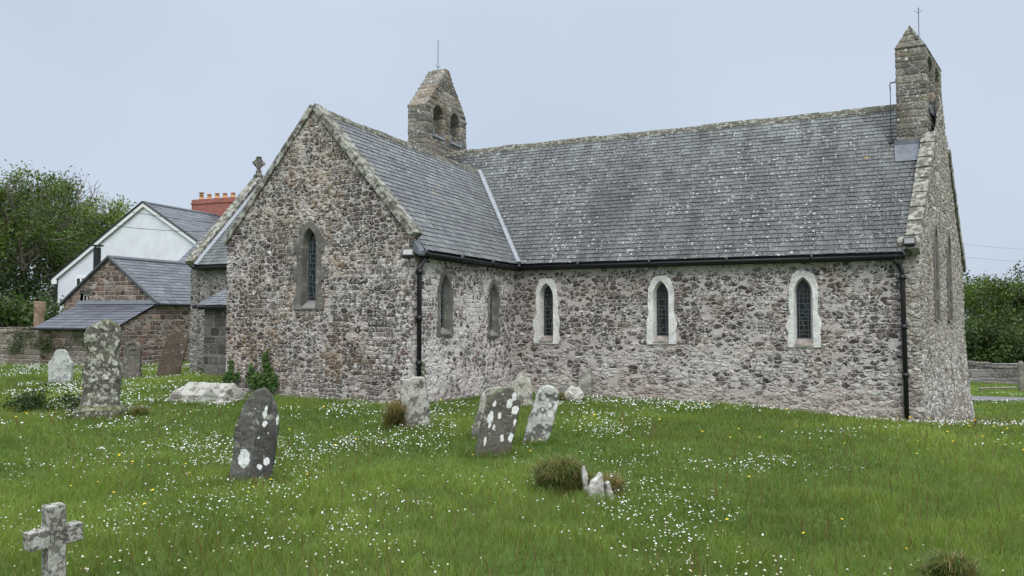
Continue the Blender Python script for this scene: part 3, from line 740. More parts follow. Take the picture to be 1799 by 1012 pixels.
# stepped weathering slabs on the two slopes
rr = random.Random(3)
for sgn in (-1,1):
    for i in range(8):
        t = i/8; x = (1.17*(1-t)+.10*t)*sgn; z = (7.30*(1-t)+8.52*t)
        box(bm, min(x-.02*sgn,x-.26*sgn), max(x-.02*sgn,x-.26*sgn), -.02, .58, z-.04, z+.035+rr.uniform(-.01,.015), Mb)
bc = obj('bellcote', bm, M['belfry'], church); remesh(bc,.022,.010,5,.006,18)
bm = bmesh.new()
for (x0,x1) in ((-.80,-.17),(.16,.79)):
    box(bm,x0,x1,-.045,.60,6.50,6.565,Mb); box(bm,x0,x0+.03,-.045,.10,6.56,6.74,Mb); box(bm,x1-.03,x1,-.045,.10,6.56,6.70,Mb)
obj('lead_sill', bm, M['lead'], bc)
bm = bmesh.new()
p = Mb @ Vector((0.0,.30,8.54)); tube(bm,[p,p+Vector((0,0,.92))],.011,6); tube(bm,[p+Vector((0,0,-.03)),p+Vector((0,0,.06))],.03,8)
for k in range(3):
    an = k*2.1; d = Vector((math.cos(an),math.sin(an),0)); tube(bm,[p+Vector((0,0,.12)),p+Vector((0,0,.15))+d*.05,p+Vector((0,0,.20))+d*.07],.007,5)
obj('lightning_rod', bm, M['steel'], bc)
# west bellcote: stands on the skewed west gable
og = Vector((7.97,-.02))+SK*3.03
Mw = bell_frame((og.x,og.y),(SK.x,SK.y),(-1,0))
TH = .66; Q0 = .12
bm = bmesh.new()
prism(bm, [[(-1.06,4.3),(1.06,4.3),(1.03,5.6),(1.02,7.16),(-1.02,7.16),(-1.03,5.6)], arch(-.74,-.10,5.92,7.05,8,.3), arch(.14,.78,5.92,7.05,8,.3)], Mw, Q0, TH)
wb = obj('bellcote', bm, M['belfry'], church)
bmesh_roof = bmesh.new()
vs = [Mw @ Vector(q) for q in ((-1.045,Q0-.015,7.13),(-1.045,TH+.015,7.13),(-1.045,TH/2+Q0/2,7.58),(1.045,Q0-.015,7.13),(1.045,TH+.015,7.13),(1.045,TH/2+Q0/2,7.58))]
vv = [bmesh_roof.verts.new(q) for q in vs]
for f in ((0,1,2),(3,5,4),(0,3,4,1),(1,4,5,2),(2,5,3,0)): bmesh_roof.faces.new([vv[i] for i in f])
remesh(wb,.025,.012,5,.006,18)
wr = obj('bellcote_roof', bmesh_roof, M['belfry'], wb); remesh(wr,.014,.005,6)
bm = bmesh.new()
for (x0,x1) in ((-.76,-.08),(.12,.80)):
    box(bm,x0,x1,Q0-.03,TH+.02,5.88,5.935,Mw); box(bm,x0+.02,x1-.02,Q0-.045,Q0-.022,5.80,5.93,Mw)
obj('lead_sill', bm, M['lead_dark'], wb)
bm = bmesh.new(); p = Mw @ Vector((.05,TH/2+Q0/2,7.52)); tube(bm,[p,p+Vector((0,0,.80))],.010,6)
for k in range(3):
    an = k*2.1+.5; d = Vector((math.cos(an),math.sin(an),0)); tube(bm,[p+Vector((0,0,.68)),p+Vector((0,0,.72))+d*.06,p+Vector((0,0,.76))+d*.09],.006,5)
obj('lightning_rod', bm, M['steel'], wb)
# bell-rope bracket and rod
bm = bmesh.new(); p = Mw @ Vector((-.90,TH,6.47)); e = p+Vector((-.13,0,0)); z0 = 2.76+(e.y+.15)*kN
tube(bm,[p+Vector((.05,0,.02)),e+Vector((0,0,.0)),e+Vector((-.005,0,-.06))],.014,6)
tube(bm,[e+Vector((0,0,-.16)),Vector((e.x,e.y,z0+.05))],.008,6)
tube(bm,[e+Vector((0,.035*math.cos(t),-.11+.05*math.sin(t))) for t in [k*.7 for k in range(10)]],.010,5)
tube(bm,[Vector((e.x,e.y,z0-.02)),Vector((e.x,e.y,z0+.07))],[.07,.03],8)
obj('bell_rope_bracket', bm, M['iron'], wb)
# lead apron between bellcote, coping and slates
bm = bmesh.new()
def rp(u,v,up=0.0): n_ = Vector((0,-kN,1)).normalized(); return Vector((u,v,2.76+(v+.15)*kN))+n_*up
uL = (Mw @ Vector((-1.03,TH,0))).x
vb = (Mw @ Vector((-1.07,TH,0))).y
hexa(bm, [rp(uL-.06,vb-.30,.01),rp(uL+.36,vb-.30,.01),rp(uL+.40,vb+.05,.01),rp(uL-.05,vb+.05,.01),rp(uL-.06,vb-.30,.03),rp(uL+.36,vb-.30,.03),rp(uL+.40,vb+.05,.06),rp(uL-.05,vb+.05,.06)])
q = [Mw @ Vector(k) for k in ((-1.085,-.03,5.08),(-1.085,TH+.04,5.08),(-1.05,TH+.04,5.08),(-1.05,-.03,5.08),(-1.085,-.03,5.16),(-1.085,TH+.04,5.22),(-1.05,TH+.04,5.22),(-1.05,-.03,5.16))]
hexa(bm, q)
obj('lead_apron', bm, M['lead_dark'], church)

# --- rainwater goods
def gutter(p0,p1,r=.062,n_br=6):
    bm = bmesh.new(); p0,p1 = Vector(p0),Vector(p1); d = (p1-p0).normalized(); sd = Vector((-d.y,d.x,0))
    prof = [(r*math.cos(t),r*math.sin(t)) for t in [math.pi+math.pi*k/8 for k in range(9)]]+[(r-.008,.004),(0,-r+.014),(-r+.008,.004)]
    A = [bm.verts.new(p0+sd*x+Vector((0,0,z))) for x,z in prof]; B = [bm.verts.new(p1+sd*x+Vector((0,0,z))) for x,z in prof]
    for k in range(len(prof)): bm.faces.new((A[k],A[(k+1)%len(prof)],B[(k+1)%len(prof)],B[k]))
    bm.faces.new(A); bm.faces.new(B[::-1])
    L = (p1-p0).length
    for i in range(n_br+1):
        c = p0+d*(L*i/n_br)
        tube(bm,[c-d*.02,c+d*.02],r*1.16,12)
    return obj('gutter', bm, M['iron'], church, True)
gutter((.02,-.155,2.70),(7.74,-.155,2.70),n_br=5)
gutter((.155,TV+.24,2.70),(.155,-.16,2.70),n_br=3)
gutter((CU+.3,.24,3.0),(TU,.24,3.0),n_br=3)
gutter((LU-.16,LV-.17,LZ-.02),(TU-.02,LV-.17,LZ-.02),r=.05,n_br=3)
for q_ in ((.03,7.66,-.092,-.036,2.62,2.76),(.036,.092,TV+.28,-.04,2.62,2.76),(CU+.3,TU,.30,.37,2.92,3.05),(LU-.1,TU,LV-.11,LV-.05,LZ-.10,LZ-.01)):   # dark eaves boards
    bm = bmesh.new(); box(bm,*q_); obj('fascia', bm, M['iron'], church)
def downpipe(top, wall, bot, r=.042):
    bm = bmesh.new(); t,w,b = Vector(top),Vector(wall),Vector(bot)
    tube(bm,[t+Vector((0,0,.02)),t+Vector((0,0,-.10)),t*.5+w*.5+Vector((0,0,.03)),w+Vector((0,0,-.02)),w+Vector((0,0,-.10)),b],r,12)
    for f in (.03,.36,.68):
        c = w.lerp(b,f); tube(bm,[c+Vector((0,0,-.045)),c+Vector((0,0,.045))],r*1.35,12)
    tube(bm,[t+Vector((0,0,-.02)),t+Vector((0,0,.05))],r*1.35,12)
    return obj('downpipe', bm, M['iron'], church, True)
downpipe((7.60,-.155,2.66),(7.71,-.085,2.38),(7.735,-.10,-.32))
downpipe((.155,-4.02,2.66),(.095,-4.20,2.44),(.095,-4.20,.02))
# lead shoe where gutter meets the gable
bm = bmesh.new(); hexa(bm,[Vector(q) for q in ((.01,TV+.05,2.70),(.17,TV+.05,2.63),(.17,TV+.26,2.63),(.01,TV+.26,2.70),(.01,TV+.05,2.93),(.18,TV+.05,2.70),(.18,TV+.26,2.72),(.01,TV+.26,2.95))])
bmesh.ops.bevel(bm, geom=bm.edges[:], offset=.02, segments=2, affect='EDGES'); obj('lead_apron', bm, M['lead_dark'], church)
def flood(loc, rz, tilt):
    Ml = Matrix.Translation(loc) @ Matrix.Rotation(rz,4,'Z') @ Matrix.Rotation(tilt,4,'X')
    bm = bmesh.new(); box(bm,-.10,.10,-.05,.05,-.07,.07,Ml); bmesh.ops.bevel(bm, geom=bm.edges[:], offset=.012, segments=2, affect='EDGES')
    box(bm,-.02,.02,.04,.16,-.02,.02,Ml)
    o = obj('floodlight', bm, M['iron'], church)
    bm = bmesh.new(); box(bm,-.078,.078,-.056,-.047,-.048,.048,Ml); obj('lens', bm, M['lamp_glass'], o)
flood((7.82,-.20,2.93), 0, R(-18))
flood((.06,TV-.14,2.66), R(25), R(-25))

# ------------------------------------------------------------------ stone cottage with lean-to
gd = Vector((math.cos(R(-22)),math.sin(R(-22)),0)); rd = Vector((-gd.y,gd.x,0))     # gable direction (to the right), ridge direction (away)
cottage = empty('stone_cottage', (-12.01,25.0,0), R(-22))   # local x along the gable (right = 0), y away
tag(cottage, 'low rubble stone outbuilding with slate roof and a lean-to, beside the white house', 'cottage')
bm = bmesh.new()
cg = lambda s: 2.10+1.55*(1-abs(s-2.23)/2.23)
panels(bm, [((-4.46,5.5),(-4.46,0),lambda s:2.08,NB),((-4.46,0),(0,0),cg,NB),((0,0),(0,6),lambda s:2.08,NB)], list(np.arange(-.6,3.8,.06)), .06,
       [(1,lambda s,z: abs(s-1.07)<.20 and 1.9 < z < 2.42)])
obj('wall', bm, M['cottage_wall'], cottage, True, False)
def ctone(x,y,rr): return rr.choice(((.078,.084,.096),(.09,.097,.108),(.102,.109,.122),(.066,.072,.083)))
sl = math.hypot(2.36,1.64)
r1 = slates('roof', (.13,-.06,2.04), (0,1,0), (-2.36,0,1.64), 6.2, sl, .2, .3, ctone, M['slate_new'], cottage, seed=21)
slates('roof', (-4.59,-.06,2.04), (0,1,0), (2.36,0,1.64), 6.2, sl, .2, .3, ctone, M['slate_new'], cottage, seed=22)
bm = bmesh.new()
for (a,b) in (((.15,2.03),(-2.23,3.69)),((-4.61,2.03),(-2.23,3.69))):
    hexa(bm, [(a[0],-.10,a[1]-.05),(b[0],-.10,b[1]-.05),(b[0],.03,b[1]-.05),(a[0],.03,a[1]-.05),(a[0],-.10,a[1]+.035),(b[0],-.10,b[1]+.035),(b[0],.03,b[1]+.035),(a[0],.03,a[1]+.035)])
obj('verge', bm, M['ridge_new'], cottage)
def small_ridge(parent, p0, p1, w=.12, k=.69, name='ridge'):
    bm = bmesh.new(); p0,p1 = Vector(p0),Vector(p1); n = 14; d = (p1-p0)
    for i in range(n):
        a = p0+d*(i/n); b = p0+d*((i+.985)/n)
        for s in (-1,1):
            sd = Vector((d.y,-d.x,0)).normalized()*s*w
            hexa(bm, [a,b,b+sd-Vector((0,0,w*k)),a+sd-Vector((0,0,w*k)),a+Vector((0,0,.05)),b+Vector((0,0,.05)),b+sd-Vector((0,0,w*k-.05)),a+sd-Vector((0,0,w*k-.05))])
    return obj(name, bm, M['ridge_new'], parent)
small_ridge(cottage, (-2.23,-.08,3.69),(-2.23,6.1,3.69))
# lean-to: its right wall is the same plane as the cottage side
bm = bmesh.new()
panels(bm, [((-3.45,-.02),(-3.45,-1.54),lambda s:2.02-s*.47,NB),((-3.45,-1.54),(.004,-1.54),lambda s:1.24,NB),((.004,-1.54),(.004,0),lambda s:1.24+s*.47,NB)], list(np.arange(-.6,2.2,.06)), .06)
obj('lean_to_wall', bm, M['cottage_wall'], cottage, True, False)
slates('lean_to_roof', (-3.62,-1.70,1.22), (1,0,0), (0,1.69,.84), 3.72, math.hypot(1.69,.84), .2, .3, lambda x,y,rr: rr.choice(((.075,.08,.10),(.09,.095,.115))), M['slate_new'], cottage, seed=23)
bm = bmesh.new(); box(bm,-3.7,.1,-.06,-.02,1.96,2.16); box(bm,-3.7,.1,-.16,-.05,2.02,2.05); obj('lead_flashing', bm, M['lead'], cottage)
bm = bmesh.new(); tube(bm,[(-3.66,-1.75,1.19),(.12,-1.75,1.19)],.05,8); tube(bm,[(.19,-.05,2.0),(.19,5.9,2.0)],.05,8); obj('gutter', bm, M['iron'], cottage)
bm = bmesh.new(); box(bm,-3.58,-3.21,.07,.10,1.92,2.40); cw = obj('window', bm, M['white_paint'], cottage)
bm = bmesh.new(); box(bm,-3.53,-3.42,.062,.072,1.98,2.34); box(bm,-3.36,-3.26,.062,.072,1.98,2.34); obj('glass', bm, M['glass'], cw)
bm = bmesh.new(); box(bm,-3.66,-3.12,-.03,.05,2.41,2.58); obj('lintel', bm, M['ashlar_dark'], cottage)
bm = bmesh.new()
FX,FY = -3.62,.62
tube(bm,[(FX,FY,2.4),(FX,FY,4.10)],.125,14); tube(bm,[(FX,FY,4.16),(FX,FY,4.20)],.21,14)
for k in range(4): tube(bm,[(FX+.1*math.cos(k*1.57),FY+.1*math.sin(k*1.57),4.08),(FX+.1*math.cos(k*1.57),FY+.1*math.sin(k*1.57),4.18)],.012,5)
tube(bm,[(FX,FY,2.82),(FX,FY,2.89)],.15,14)
obj('stove_flue', bm, M['iron'], cottage)

# ------------------------------------------------------------------ white house behind
house = empty('white_house', (-17.96,36.0,0), R(-20))    # local x along gable (apex at 0), y away
tag(house, 'white rendered house with a wide gable, grey slate roof and red brick chimney stack', 'house')
A = 7.12; E_ = 3.68; HW = 5.69
bm = bmesh.new()
prof = [(-HW,-.5),(HW,-.5),(HW,E_),(0,A),(-HW,E_)]
prism(bm, [prof], Matrix.Identity(4), 0, 9.0)
obj('wall', bm, M['render'], house)
kH = (A-E_)/HW; slH = math.hypot(HW+.25,(HW+.25)*kH)
htone = lambda x,y,rr: rr.choice(((.085,.091,.104),(.095,.101,.115),(.108,.114,.128)))
slates('roof', (HW+.25,-.14,E_-.25*kH+.05), (0,1,0), (-HW-.25,0,(HW+.25)*kH), 9.3, slH, .24, .35, htone, M['slate_new'], house, seed=31)
slates('roof', (-HW-.25,-.14,E_-.25*kH+.05), (0,1,0), (HW+.25,0,(HW+.25)*kH), 9.3, slH, .24, .35, htone, M['slate_new'], house, seed=32)
small_ridge(house, (0,-.15,A+.06),(0,9.1,A+.06), .15, kH)
bm = bmesh.new(); bb2 = bmesh.new()
for s in (-1,1):
    a = (s*(HW+.27),E_-.27*kH); b = (0,A)
    hexa(bm, [(a[0],-.12,a[1]-.16),(b[0],-.12,b[1]-.16),(b[0],-.06,b[1]-.16),(a[0],-.06,a[1]-.16),(a[0],-.12,a[1]+.04),(b[0],-.12,b[1]+.04),(b[0],-.06,b[1]+.04),(a[0],-.06,a[1]+.04)])
    hexa(bb2, [(a[0],-.17,a[1]+.045),(b[0],-.17,b[1]+.045),(b[0],0.02,b[1]+.045),(a[0],0.02,a[1]+.045),(a[0],-.17,a[1]+.11),(b[0],-.17,b[1]+.11),(b[0],0.02,b[1]+.11),(a[0],0.02,a[1]+.11)])
box(bm, -HW-.30,-HW-.0,-.13,-.065,E_-.42,E_-.20)
obj('bargeboard', bm, M['white_paint'], house); obj('verge', bb2, M['iron'], house)
bm = bmesh.new(); tube(bm,[(-HW-.3,-.1,E_-.16),(-HW-.3,9,E_-.16)],.06,8); tube(bm,[(-HW-.06,-.06,E_-.2),(-HW-.06,-.06,-.3)],.045,8); obj('gutter', bm, M['iron'], house)
bm = bmesh.new(); box(bm,-4.46,-3.66,-.03,.04,2.65,3.66); hwn = obj('window', bm, M['white_paint'], house)
bm = bmesh.new(); box(bm,-4.34,-4.13,-.035,-.028,2.75,3.52); box(bm,-3.99,-3.78,-.035,-.028,2.75,3.52); obj('glass', bm, M['glass'], hwn)
bm = bmesh.new(); hexa(bm, [Vector((x,y,A-x*kH+o)) for o in (.06,.16) for x,y in ((2.0,2.2),(3.1,2.2),(3.1,3.0),(2.0,3.0))]); obj('skylight', bm, M['lead_dark'], house)
# brick stack with five pots
bm = bmesh.new(); box(bm,-1.85,1.05,5.0,5.75,5.8,8.14); box(bm,-1.89,1.09,4.96,5.79,7.88,7.96)
ch = obj('chimney', bm, M['brick'], house)
for i in range(5):
    x = -1.5+i*.55; hgt = .34+.03*(i%3==2)
    bm = bmesh.new(); tube(bm,[(x,5.37,8.12),(x,5.37,8.20),(x,5.37,8.22),(x,5.37,8.12+hgt-.05),(x,5.37,8.12+hgt-.04),(x,5.37,8.12+hgt)],[.17,.17,.14,.10,.13,.13],12)
    if i == 0: tube(bm,[(x,5.37,8.47),(x,5.37,8.56)],.09,10); tube(bm,[(x,5.37,8.56),(x,5.37,8.585)],.16,10)
    obj('chimney_pot', bm, M['pot'], ch, True)
bm = bmesh.new(); hexa(bm, [Vector(q) for q in ((.2,4.9,6.95),(2.3,5.2,5.70),(2.3,5.75,5.70),(.2,5.75,6.95),(.2,4.9,7.05),(2.3,5.2,5.85),(2.3,5.75,6.35),(.2,5.75,7.3))]); obj('lead_saddle', bm, M['lead_dark'], house)
# lower wing running off to the right: its front roof slope shows past the gable
bm = bmesh.new()
prism(bm, [[(-3.1,-.5),(0,-.5),(0,6.2),(-3.1,3.75)]], Matrix.Rotation(R(90),4,'Z') @ Matrix.Scale(1,4), -9.5, -5.3)
obj('wing', bm, M['render'], house)
slates('wing_roof', (5.2,-3.25,3.82), (1,0,0), (0,3.2,2.78), 4.4, math.hypot(3.2,2.78), .24, .35, htone, M['slate_new'], house, seed=33)
wq = lambda x,t,o: Vector((x,-3.25+t,3.82+t*.869+o))
bm = bmesh.new(); hexa(bm, [wq(x,t,o) for o in (.03,.10) for x,t in ((5.75,.35),(6.45,.35),(6.45,1.0),(5.75,1.0))]); sk = obj('skylight', bm, M['white_paint'], house)
bm = bmesh.new(); hexa(bm, [wq(x,t,o) for o in (.10,.106) for x,t in ((5.82,.42),(6.38,.42),(6.38,.93),(5.82,.93))]); obj('glass', bm, M['lamp_glass'], sk)

# ------------------------------------------------------------------ boundary walls, trunk, post, rail
def field_wall(name, p0, p1, h, thick, mat, label, seed=0, zf=None, base=-.5, res=.09):
    p0,p1 = Vector(p0),Vector(p1); L = (p1-p0).length; d = (p1-p0)/L; n = Vector((d.y,-d.x))
    def topf(s):
        q = p0+d*s; return gz1(q.x,q.y)+h+.05*mnoise.noise(Vector((s*.9+seed,0,0)))+.03*mnoise.noise(Vector((s*3.7+seed,2,0)))
    o = empty(name, (p0.x,p0.y,0), 0); tag(o, label, 'wall')
    zmin = min(gz1(p0.x,p0.y),gz1(p1.x,p1.y))-.3; zmax = max(gz1(p0.x,p0.y),gz1(p1.x,p1.y))+h+.2
    bm = bmesh.new(); q0_,q1_ = Vector((0,0)), p1-p0
    rows = list(np.arange(zmin,zmax,res))
    panels(bm, [(q0_,q1_,topf,NB)], rows, res)
    obj('stonework', bm, mat, o, True, False)
    bm = bmesh.new()
    k = int(L/.28)
    rr = random.Random(seed)
    for i in range(k):
        s0 = L*i/k; s1 = L*(i+1)/k-.015; z = topf((s0+s1)/2)-.03+rr.uniform(-.015,.03); w = rr.uniform(-.03,.03)
        a = q0_+d*s0; b = q0_+d*s1; N_ = -n*thick
        P = [a+n*(.03+w),b+n*(.03+w),b+N_,a+N_]
        hexa(bm, [(q.x,q.y,z-.10) for q in P]+[(q.x,q.y,z+.02+rr.uniform(0,.03)) for q in P])
    back = [bm.verts.new((q.x,q.y,z)) for q,z in ((q0_-n*thick*.9,zmin),(q1_-n*thick*.9,zmin),(q1_-n*thick*.9,topf(L)-.06),(q0_-n*thick*.9,topf(0)-.06))]
    bm.faces.new(back)
    obj('capping', bm, mat, o)
    return o
field_wall('boundary_wall', (-30,31.2), (-12.75,23.55), 1.24, .45, M['field_wall'], 'mossy rubble churchyard wall running up to the cottage lean-to on the left', 1)
field_wall('boundary_wall', (10.0,31.6), (32.0,28.2), .82, .45, M['far_wall'], 'low grey stone wall below the wooded slope on the right', 2)
bm = bmesh.new(); zt = -.1
tube(bm,[(0,0,-.2),(.01,0,.5),(.02,0,1.0),(0,0,1.6),(.02,0,2.0),(.03,0,2.28)],[.24,.21,.19,.185,.20,.21],14)
o = obj('tree_stump', bm, M['stump'], None, True); o.location = (-18.65,29.2,-.1); remesh(o,.025,.015,4); tag(o,'bare brown cut trunk standing just behind the left churchyard wall','stump')
bm = bmesh.new(); box(bm,-.09,.09,-.08,.08,-.3,1.02); box(bm,-.06,.06,-.05,.05,1.0,1.10); 
o = obj('gatepost', bm, M['wood_grey']); o.location = (18.50,27.0,gz1(18.50,27.0)); remesh(o,.02,.02,6); tag(o,'weathered grey wooden gatepost at the right edge beyond the path','post')
bm = bmesh.new(); tube(bm,[(16.7,26.6,.13),(18.2,26.85,.14)],.035,8); tube(bm,[(16.8,26.62,-.1),(16.8,26.62,.14)],.04,8)
o = obj('ground_rail', bm, M['wood_grey']); 
zz = gz1(17.4,26.7); o.location = (0,0,zz); tag(o,'thin grey timber rail lying low in the grass beside the gatepost','rail')
# path
bm = bmesh.new(); pts = [(9.0,24.6),(12,24.3),(15,23.6),(18.5,22.6),(23,21.2),(30,19.5),(42,17)]; L_ = []
fine = []
for a,b in zip(pts,pts[1:]):
    for k in range(10): t = k/10; fine.append((a[0]*(1-t)+b[0]*t, a[1]*(1-t)+b[1]*t))
prev = None
for x,y in fine:
    row = [bm.verts.new((x,y+o,gz1(x,y+o)+.03)) for o in (-.75,-.25,.25,.75)]
    if prev:
        for k in range(3): bm.faces.new((prev[k],prev[k+1],row[k+1],row[k]))
    prev = row
o = obj('path', bm, plain('tarmac', (.13,.13,.135), .9, .2, 20.0)); tag(o, kind='structure')

# ------------------------------------------------------------------ gravestones
def place(o, x, y, yaw=0, roll=0, pitch=0, sink=0.0):
    o.matrix_world = Matrix.Translation((x,y,gz1(x,y)-sink)) @ Matrix.Rotation(R(yaw),4,'Z') @ Matrix.Rotation(R(roll),4,'Y') @ Matrix.Rotation(R(pitch),4,'X')
def slab(name, outline, th, mat, x, y, label, cat, yaw=0, roll=0, pitch=0, vox=.014, amp=.012, amp2=.006, seed=0.0, extra=None, holes=()):
    bm = bmesh.new(); prism(bm, [outline], Matrix.Identity(4), -th/2, th/2)
    if extra: extra(bm)
    bmesh.ops.recalc_face_normals(bm, faces=bm.faces[:])
    o = obj(name, bm, mat); remesh(o, vox, amp, 5.0, amp2, 24.0, seed)
    place(o, x, y, yaw, roll, pitch); tag(o, label, cat); return o
def arc(cx,cz,rx,rz,a0,a1,n=10): return [(cx+rx*math.cos(R(a0+(a1-a0)*k/n)), cz+rz*math.sin(R(a0+(a1-a0)*k/n))) for k in range(n+1)]
B = -.25
# 2: dark pointed slate
o = slab('headstone', [(-.185,B),(.19,B),(.195,.45),(.185,.62),(.15,.75),(.09,.85),(.02,.91),(-.06,.87),(-.13,.77),(-.175,.63),(-.195,.45)], .11,
     lichen_stone('slate gravestone', (.125,.122,.11), (.22,.22,.18), cover=.42, scale=9.0, dark=(.03,.03,.03), streak=.6, white=(.66,.68,.66),
       spots=[(-.075,0,.235,.05,.082),(.07,0,.575,.022,.032),(.055,0,.66,.020,.030),(.06,0,.71,.018,.03),(.125,0,.22,.028,.034),(.07,0,.17,.02,.03),(.03,0,.44,.012,.014),(.185,0,.62,.018,.05)]),
     -2.49,7.10,'dark pointed slate headstone with a large white lichen oval low on its face','headstone',yaw=12,roll=6,pitch=-4,seed=1)
# 3: tall lichen-covered stone with round head on a plinth
body = [(-.265,0.10),(.265,0.10),(.26,.80),(.22,.88),(.205,.95)] + arc(.0,1.22,.245,.285,-40,220,16) + [(-.20,.97),(-.23,.90),(-.262,.80)]
def plinth(bm): box(bm,-.33,.33,-.20,.20,-.25,.13); box(bm,-.30,.30,-.16,.16,.12,.17)
slab('headstone', body, .19, lichen_stone('grey lichen gravestone', (.135,.13,.105), (.37,.37,.315), cover=.50, scale=11.0, dark=(.05,.05,.038), moss=.7, blotch=.8, white=(.55,.55,.50)),
     -6.40,11.57,'tall lichen-covered headstone with a rounded head on a low plinth','headstone',yaw=14,roll=1.5,vox=.018,amp=.035,amp2=.010,seed=2,extra=plinth)
# 4: small pale shouldered stone
slab('headstone', [(-.255,B),(.255,B),(.26,.52),(.20,.60),(.17,.66)]+arc(0,.70,.15,.15,0,180,8)+[(-.17,.66),(-.20,.60),(-.26,.52)], .14,
     lichen_stone('pale grey gravestone', (.28,.29,.28), (.46,.47,.45), cover=.58, scale=8.0, dark=(.09,.09,.085), blotch=.4),
     -10.85,17.86,'small pale grey headstone with clipped shoulders, nearest the left churchyard wall','headstone',yaw=8,seed=3)
# 5: round-topped grey-brown stone with arched recess
def recess(bm): pass
o = slab('headstone', [(-.24,B),(.24,B),(.225,.16),(.20,.22),(.20,.80)]+arc(0,.80,.20,.20,0,180,10)+[(-.20,.80),(-.20,.22),(-.225,.16)], .14,
     lichen_stone('brown grey gravestone', (.17,.155,.135), (.26,.25,.21), cover=.45, scale=6.0, dark=(.08,.075,.065), moss=.4),
     -9.63,18.82,'round-topped grey headstone with a carved arch, between the tall lichened stone and the brown one','headstone',yaw=10,roll=1,seed=4)
bm = bmesh.new()
outl = arc(0,.80,.15,.15,-10,190,14); inl = arc(0,.80,.125,.125,190,-10,14)
prism(bm, [outl+inl], Matrix.Identity(4), -.092,-.06)
for k in range(3): tube(bm,[(-.05+.05*k,-.07,.74+.03*(k%2)),(-.03+.05*k,-.085,.80),(.0+.04*k,-.07,.78)],.022,6)
c = obj('carved_arch', bm, o.data.materials[0], o)
# 6: leaning brown stone
slab('headstone', [(-.27,B),(.27,B),(.27,.90),(.25,1.02)]+arc(.03,1.02,.22,.21,0,130,8)+[(-.20,1.10),(-.26,1.0),(-.27,.85)], .13,
     lichen_stone('brown sandstone gravestone', (.125,.098,.078), (.34,.33,.28), cover=.38, scale=5.0, dark=(.07,.05,.04), blotch=.25, moss=.3),
     -8.90,19.16,'brown headstone leaning to the right in front of the chancel','headstone',yaw=16,roll=13,pitch=-6,seed=5)
# 7: coped tomb slab
tomb = empty('tomb_slab', (-5.42,13.25,gz1(-5.42,13.25)), R(-20))
tag(tomb,'low coped tomb slab of pale lichened stone in front of the ivy on the gable wall','tomb')
bm = bmesh.new(); box(bm,-.66,.66,-.34,.34,-.2,.07); bmesh.ops.bevel(bm, geom=bm.edges[:], offset=.02, segments=2, affect='EDGES')
tm = lichen_stone('tomb stone', (.25,.235,.205), (.44,.43,.40), cover=.57, scale=6.0, dark=(.06,.055,.045), blotch=.3, moss=.15)
t1 = obj('plinth', bm, tm, tomb); remesh(t1,.02,.02,5)
bm = bmesh.new()
hexa(bm, [(-.60,-.29,.06),(.60,-.29,.06),(.60,.29,.06),(-.60,.29,.06),(-.60,-.29,.15),(.60,-.29,.15),(.60,.29,.15),(-.60,.29,.15)])
v = [bm.verts.new(q) for q in ((-.60,-.29,.14),(.60,-.29,.14),(.60,.29,.14),(-.60,.29,.14),(-.42,0,.345),(.56,0,.345))]
for f in ((0,1,5,4),(1,2,5),(2,3,4,5),(3,0,4),(3,2,1,0)): bm.faces.new([v[i] for i in f])
v = [bm.verts.new(q) for q in ((.12,-.30,.14),(.52,-.30,.14),(.52,.30,.14),(.12,.30,.14),(.32,-.30,.33),(.32,.30,.33))]
for f in ((0,1,4),(1,2,5,4),(2,3,5),(3,0,4,5),(3,2,1,0)): bm.faces.new([v[i] for i in f])
t2 = obj('coped_lid', bm, tm, tomb); remesh(t2,.016,.02,6,.006,22)
# 8: grey stone leaning left
slab('headstone', [(-.17,B),(.15,B),(.185,.35),(.19,.62),(.15,.70),(.04,.725),(-.06,.70),(-.17,.72),(-.185,.5)], .15,
     lichen_stone('pale lichen gravestone', (.15,.145,.13), (.37,.36,.32), cover=.56, scale=7.0, dark=(.07,.07,.06), blotch=.75, white=(.52,.51,.47)),
     -1.30,10.42,'pale lichen-crusted headstone leaning left below the downpipe of the gable corner','headstone',yaw=6,roll=-8,pitch=-3,seed=6)
# 9: dark leaning stone
slab('headstone', [(-.19,B),(.19,B),(.195,.58),(.185,.68),(.12,.76),(.02,.79),(-.08,.75),(-.16,.66),(-.195,.58)], .13,
     lichen_stone('dark leaning gravestone', (.115,.11,.09), (.26,.26,.21), cover=.40, scale=8.0, dark=(.04,.04,.035), moss=.5, white=(.64,.65,.62),
       spots=[(-.12,0,.42,.033,.065),(-.115,0,.33,.014,.04),(.14,0,.56,.038,.055),(.06,0,.62,.035,.05),(-.02,0,.46,.022,.032),(.10,0,.70,.03,.05),(.06,0,.22,.018,.03),(.155,0,.25,.03,.05),(-.11,0,.58,.02,.035),(-.06,0,.32,.012,.03),(.16,0,.42,.015,.04),(-.12,0,.15,.014,.05)]),
     -.23,8.43,'dark brown headstone leaning right, spotted with white lichen, in front of two others','headstone',yaw=10,roll=14,pitch=-8,seed=7)
slab('headstone', [(-.17,B),(.17,B),(.17,.54),(.12,.65),(.02,.69),(-.12,.62),(-.17,.52)], .13,
     lichen_stone('half hidden gravestone', (.15,.145,.125), (.33,.32,.27), cover=.52, scale=8.0, dark=(.05,.05,.04), blotch=.5),
     -.36,9.55,'grey lichened headstone almost hidden behind the dark spotted one','headstone',yaw=8,roll=16,pitch=-4,seed=8)
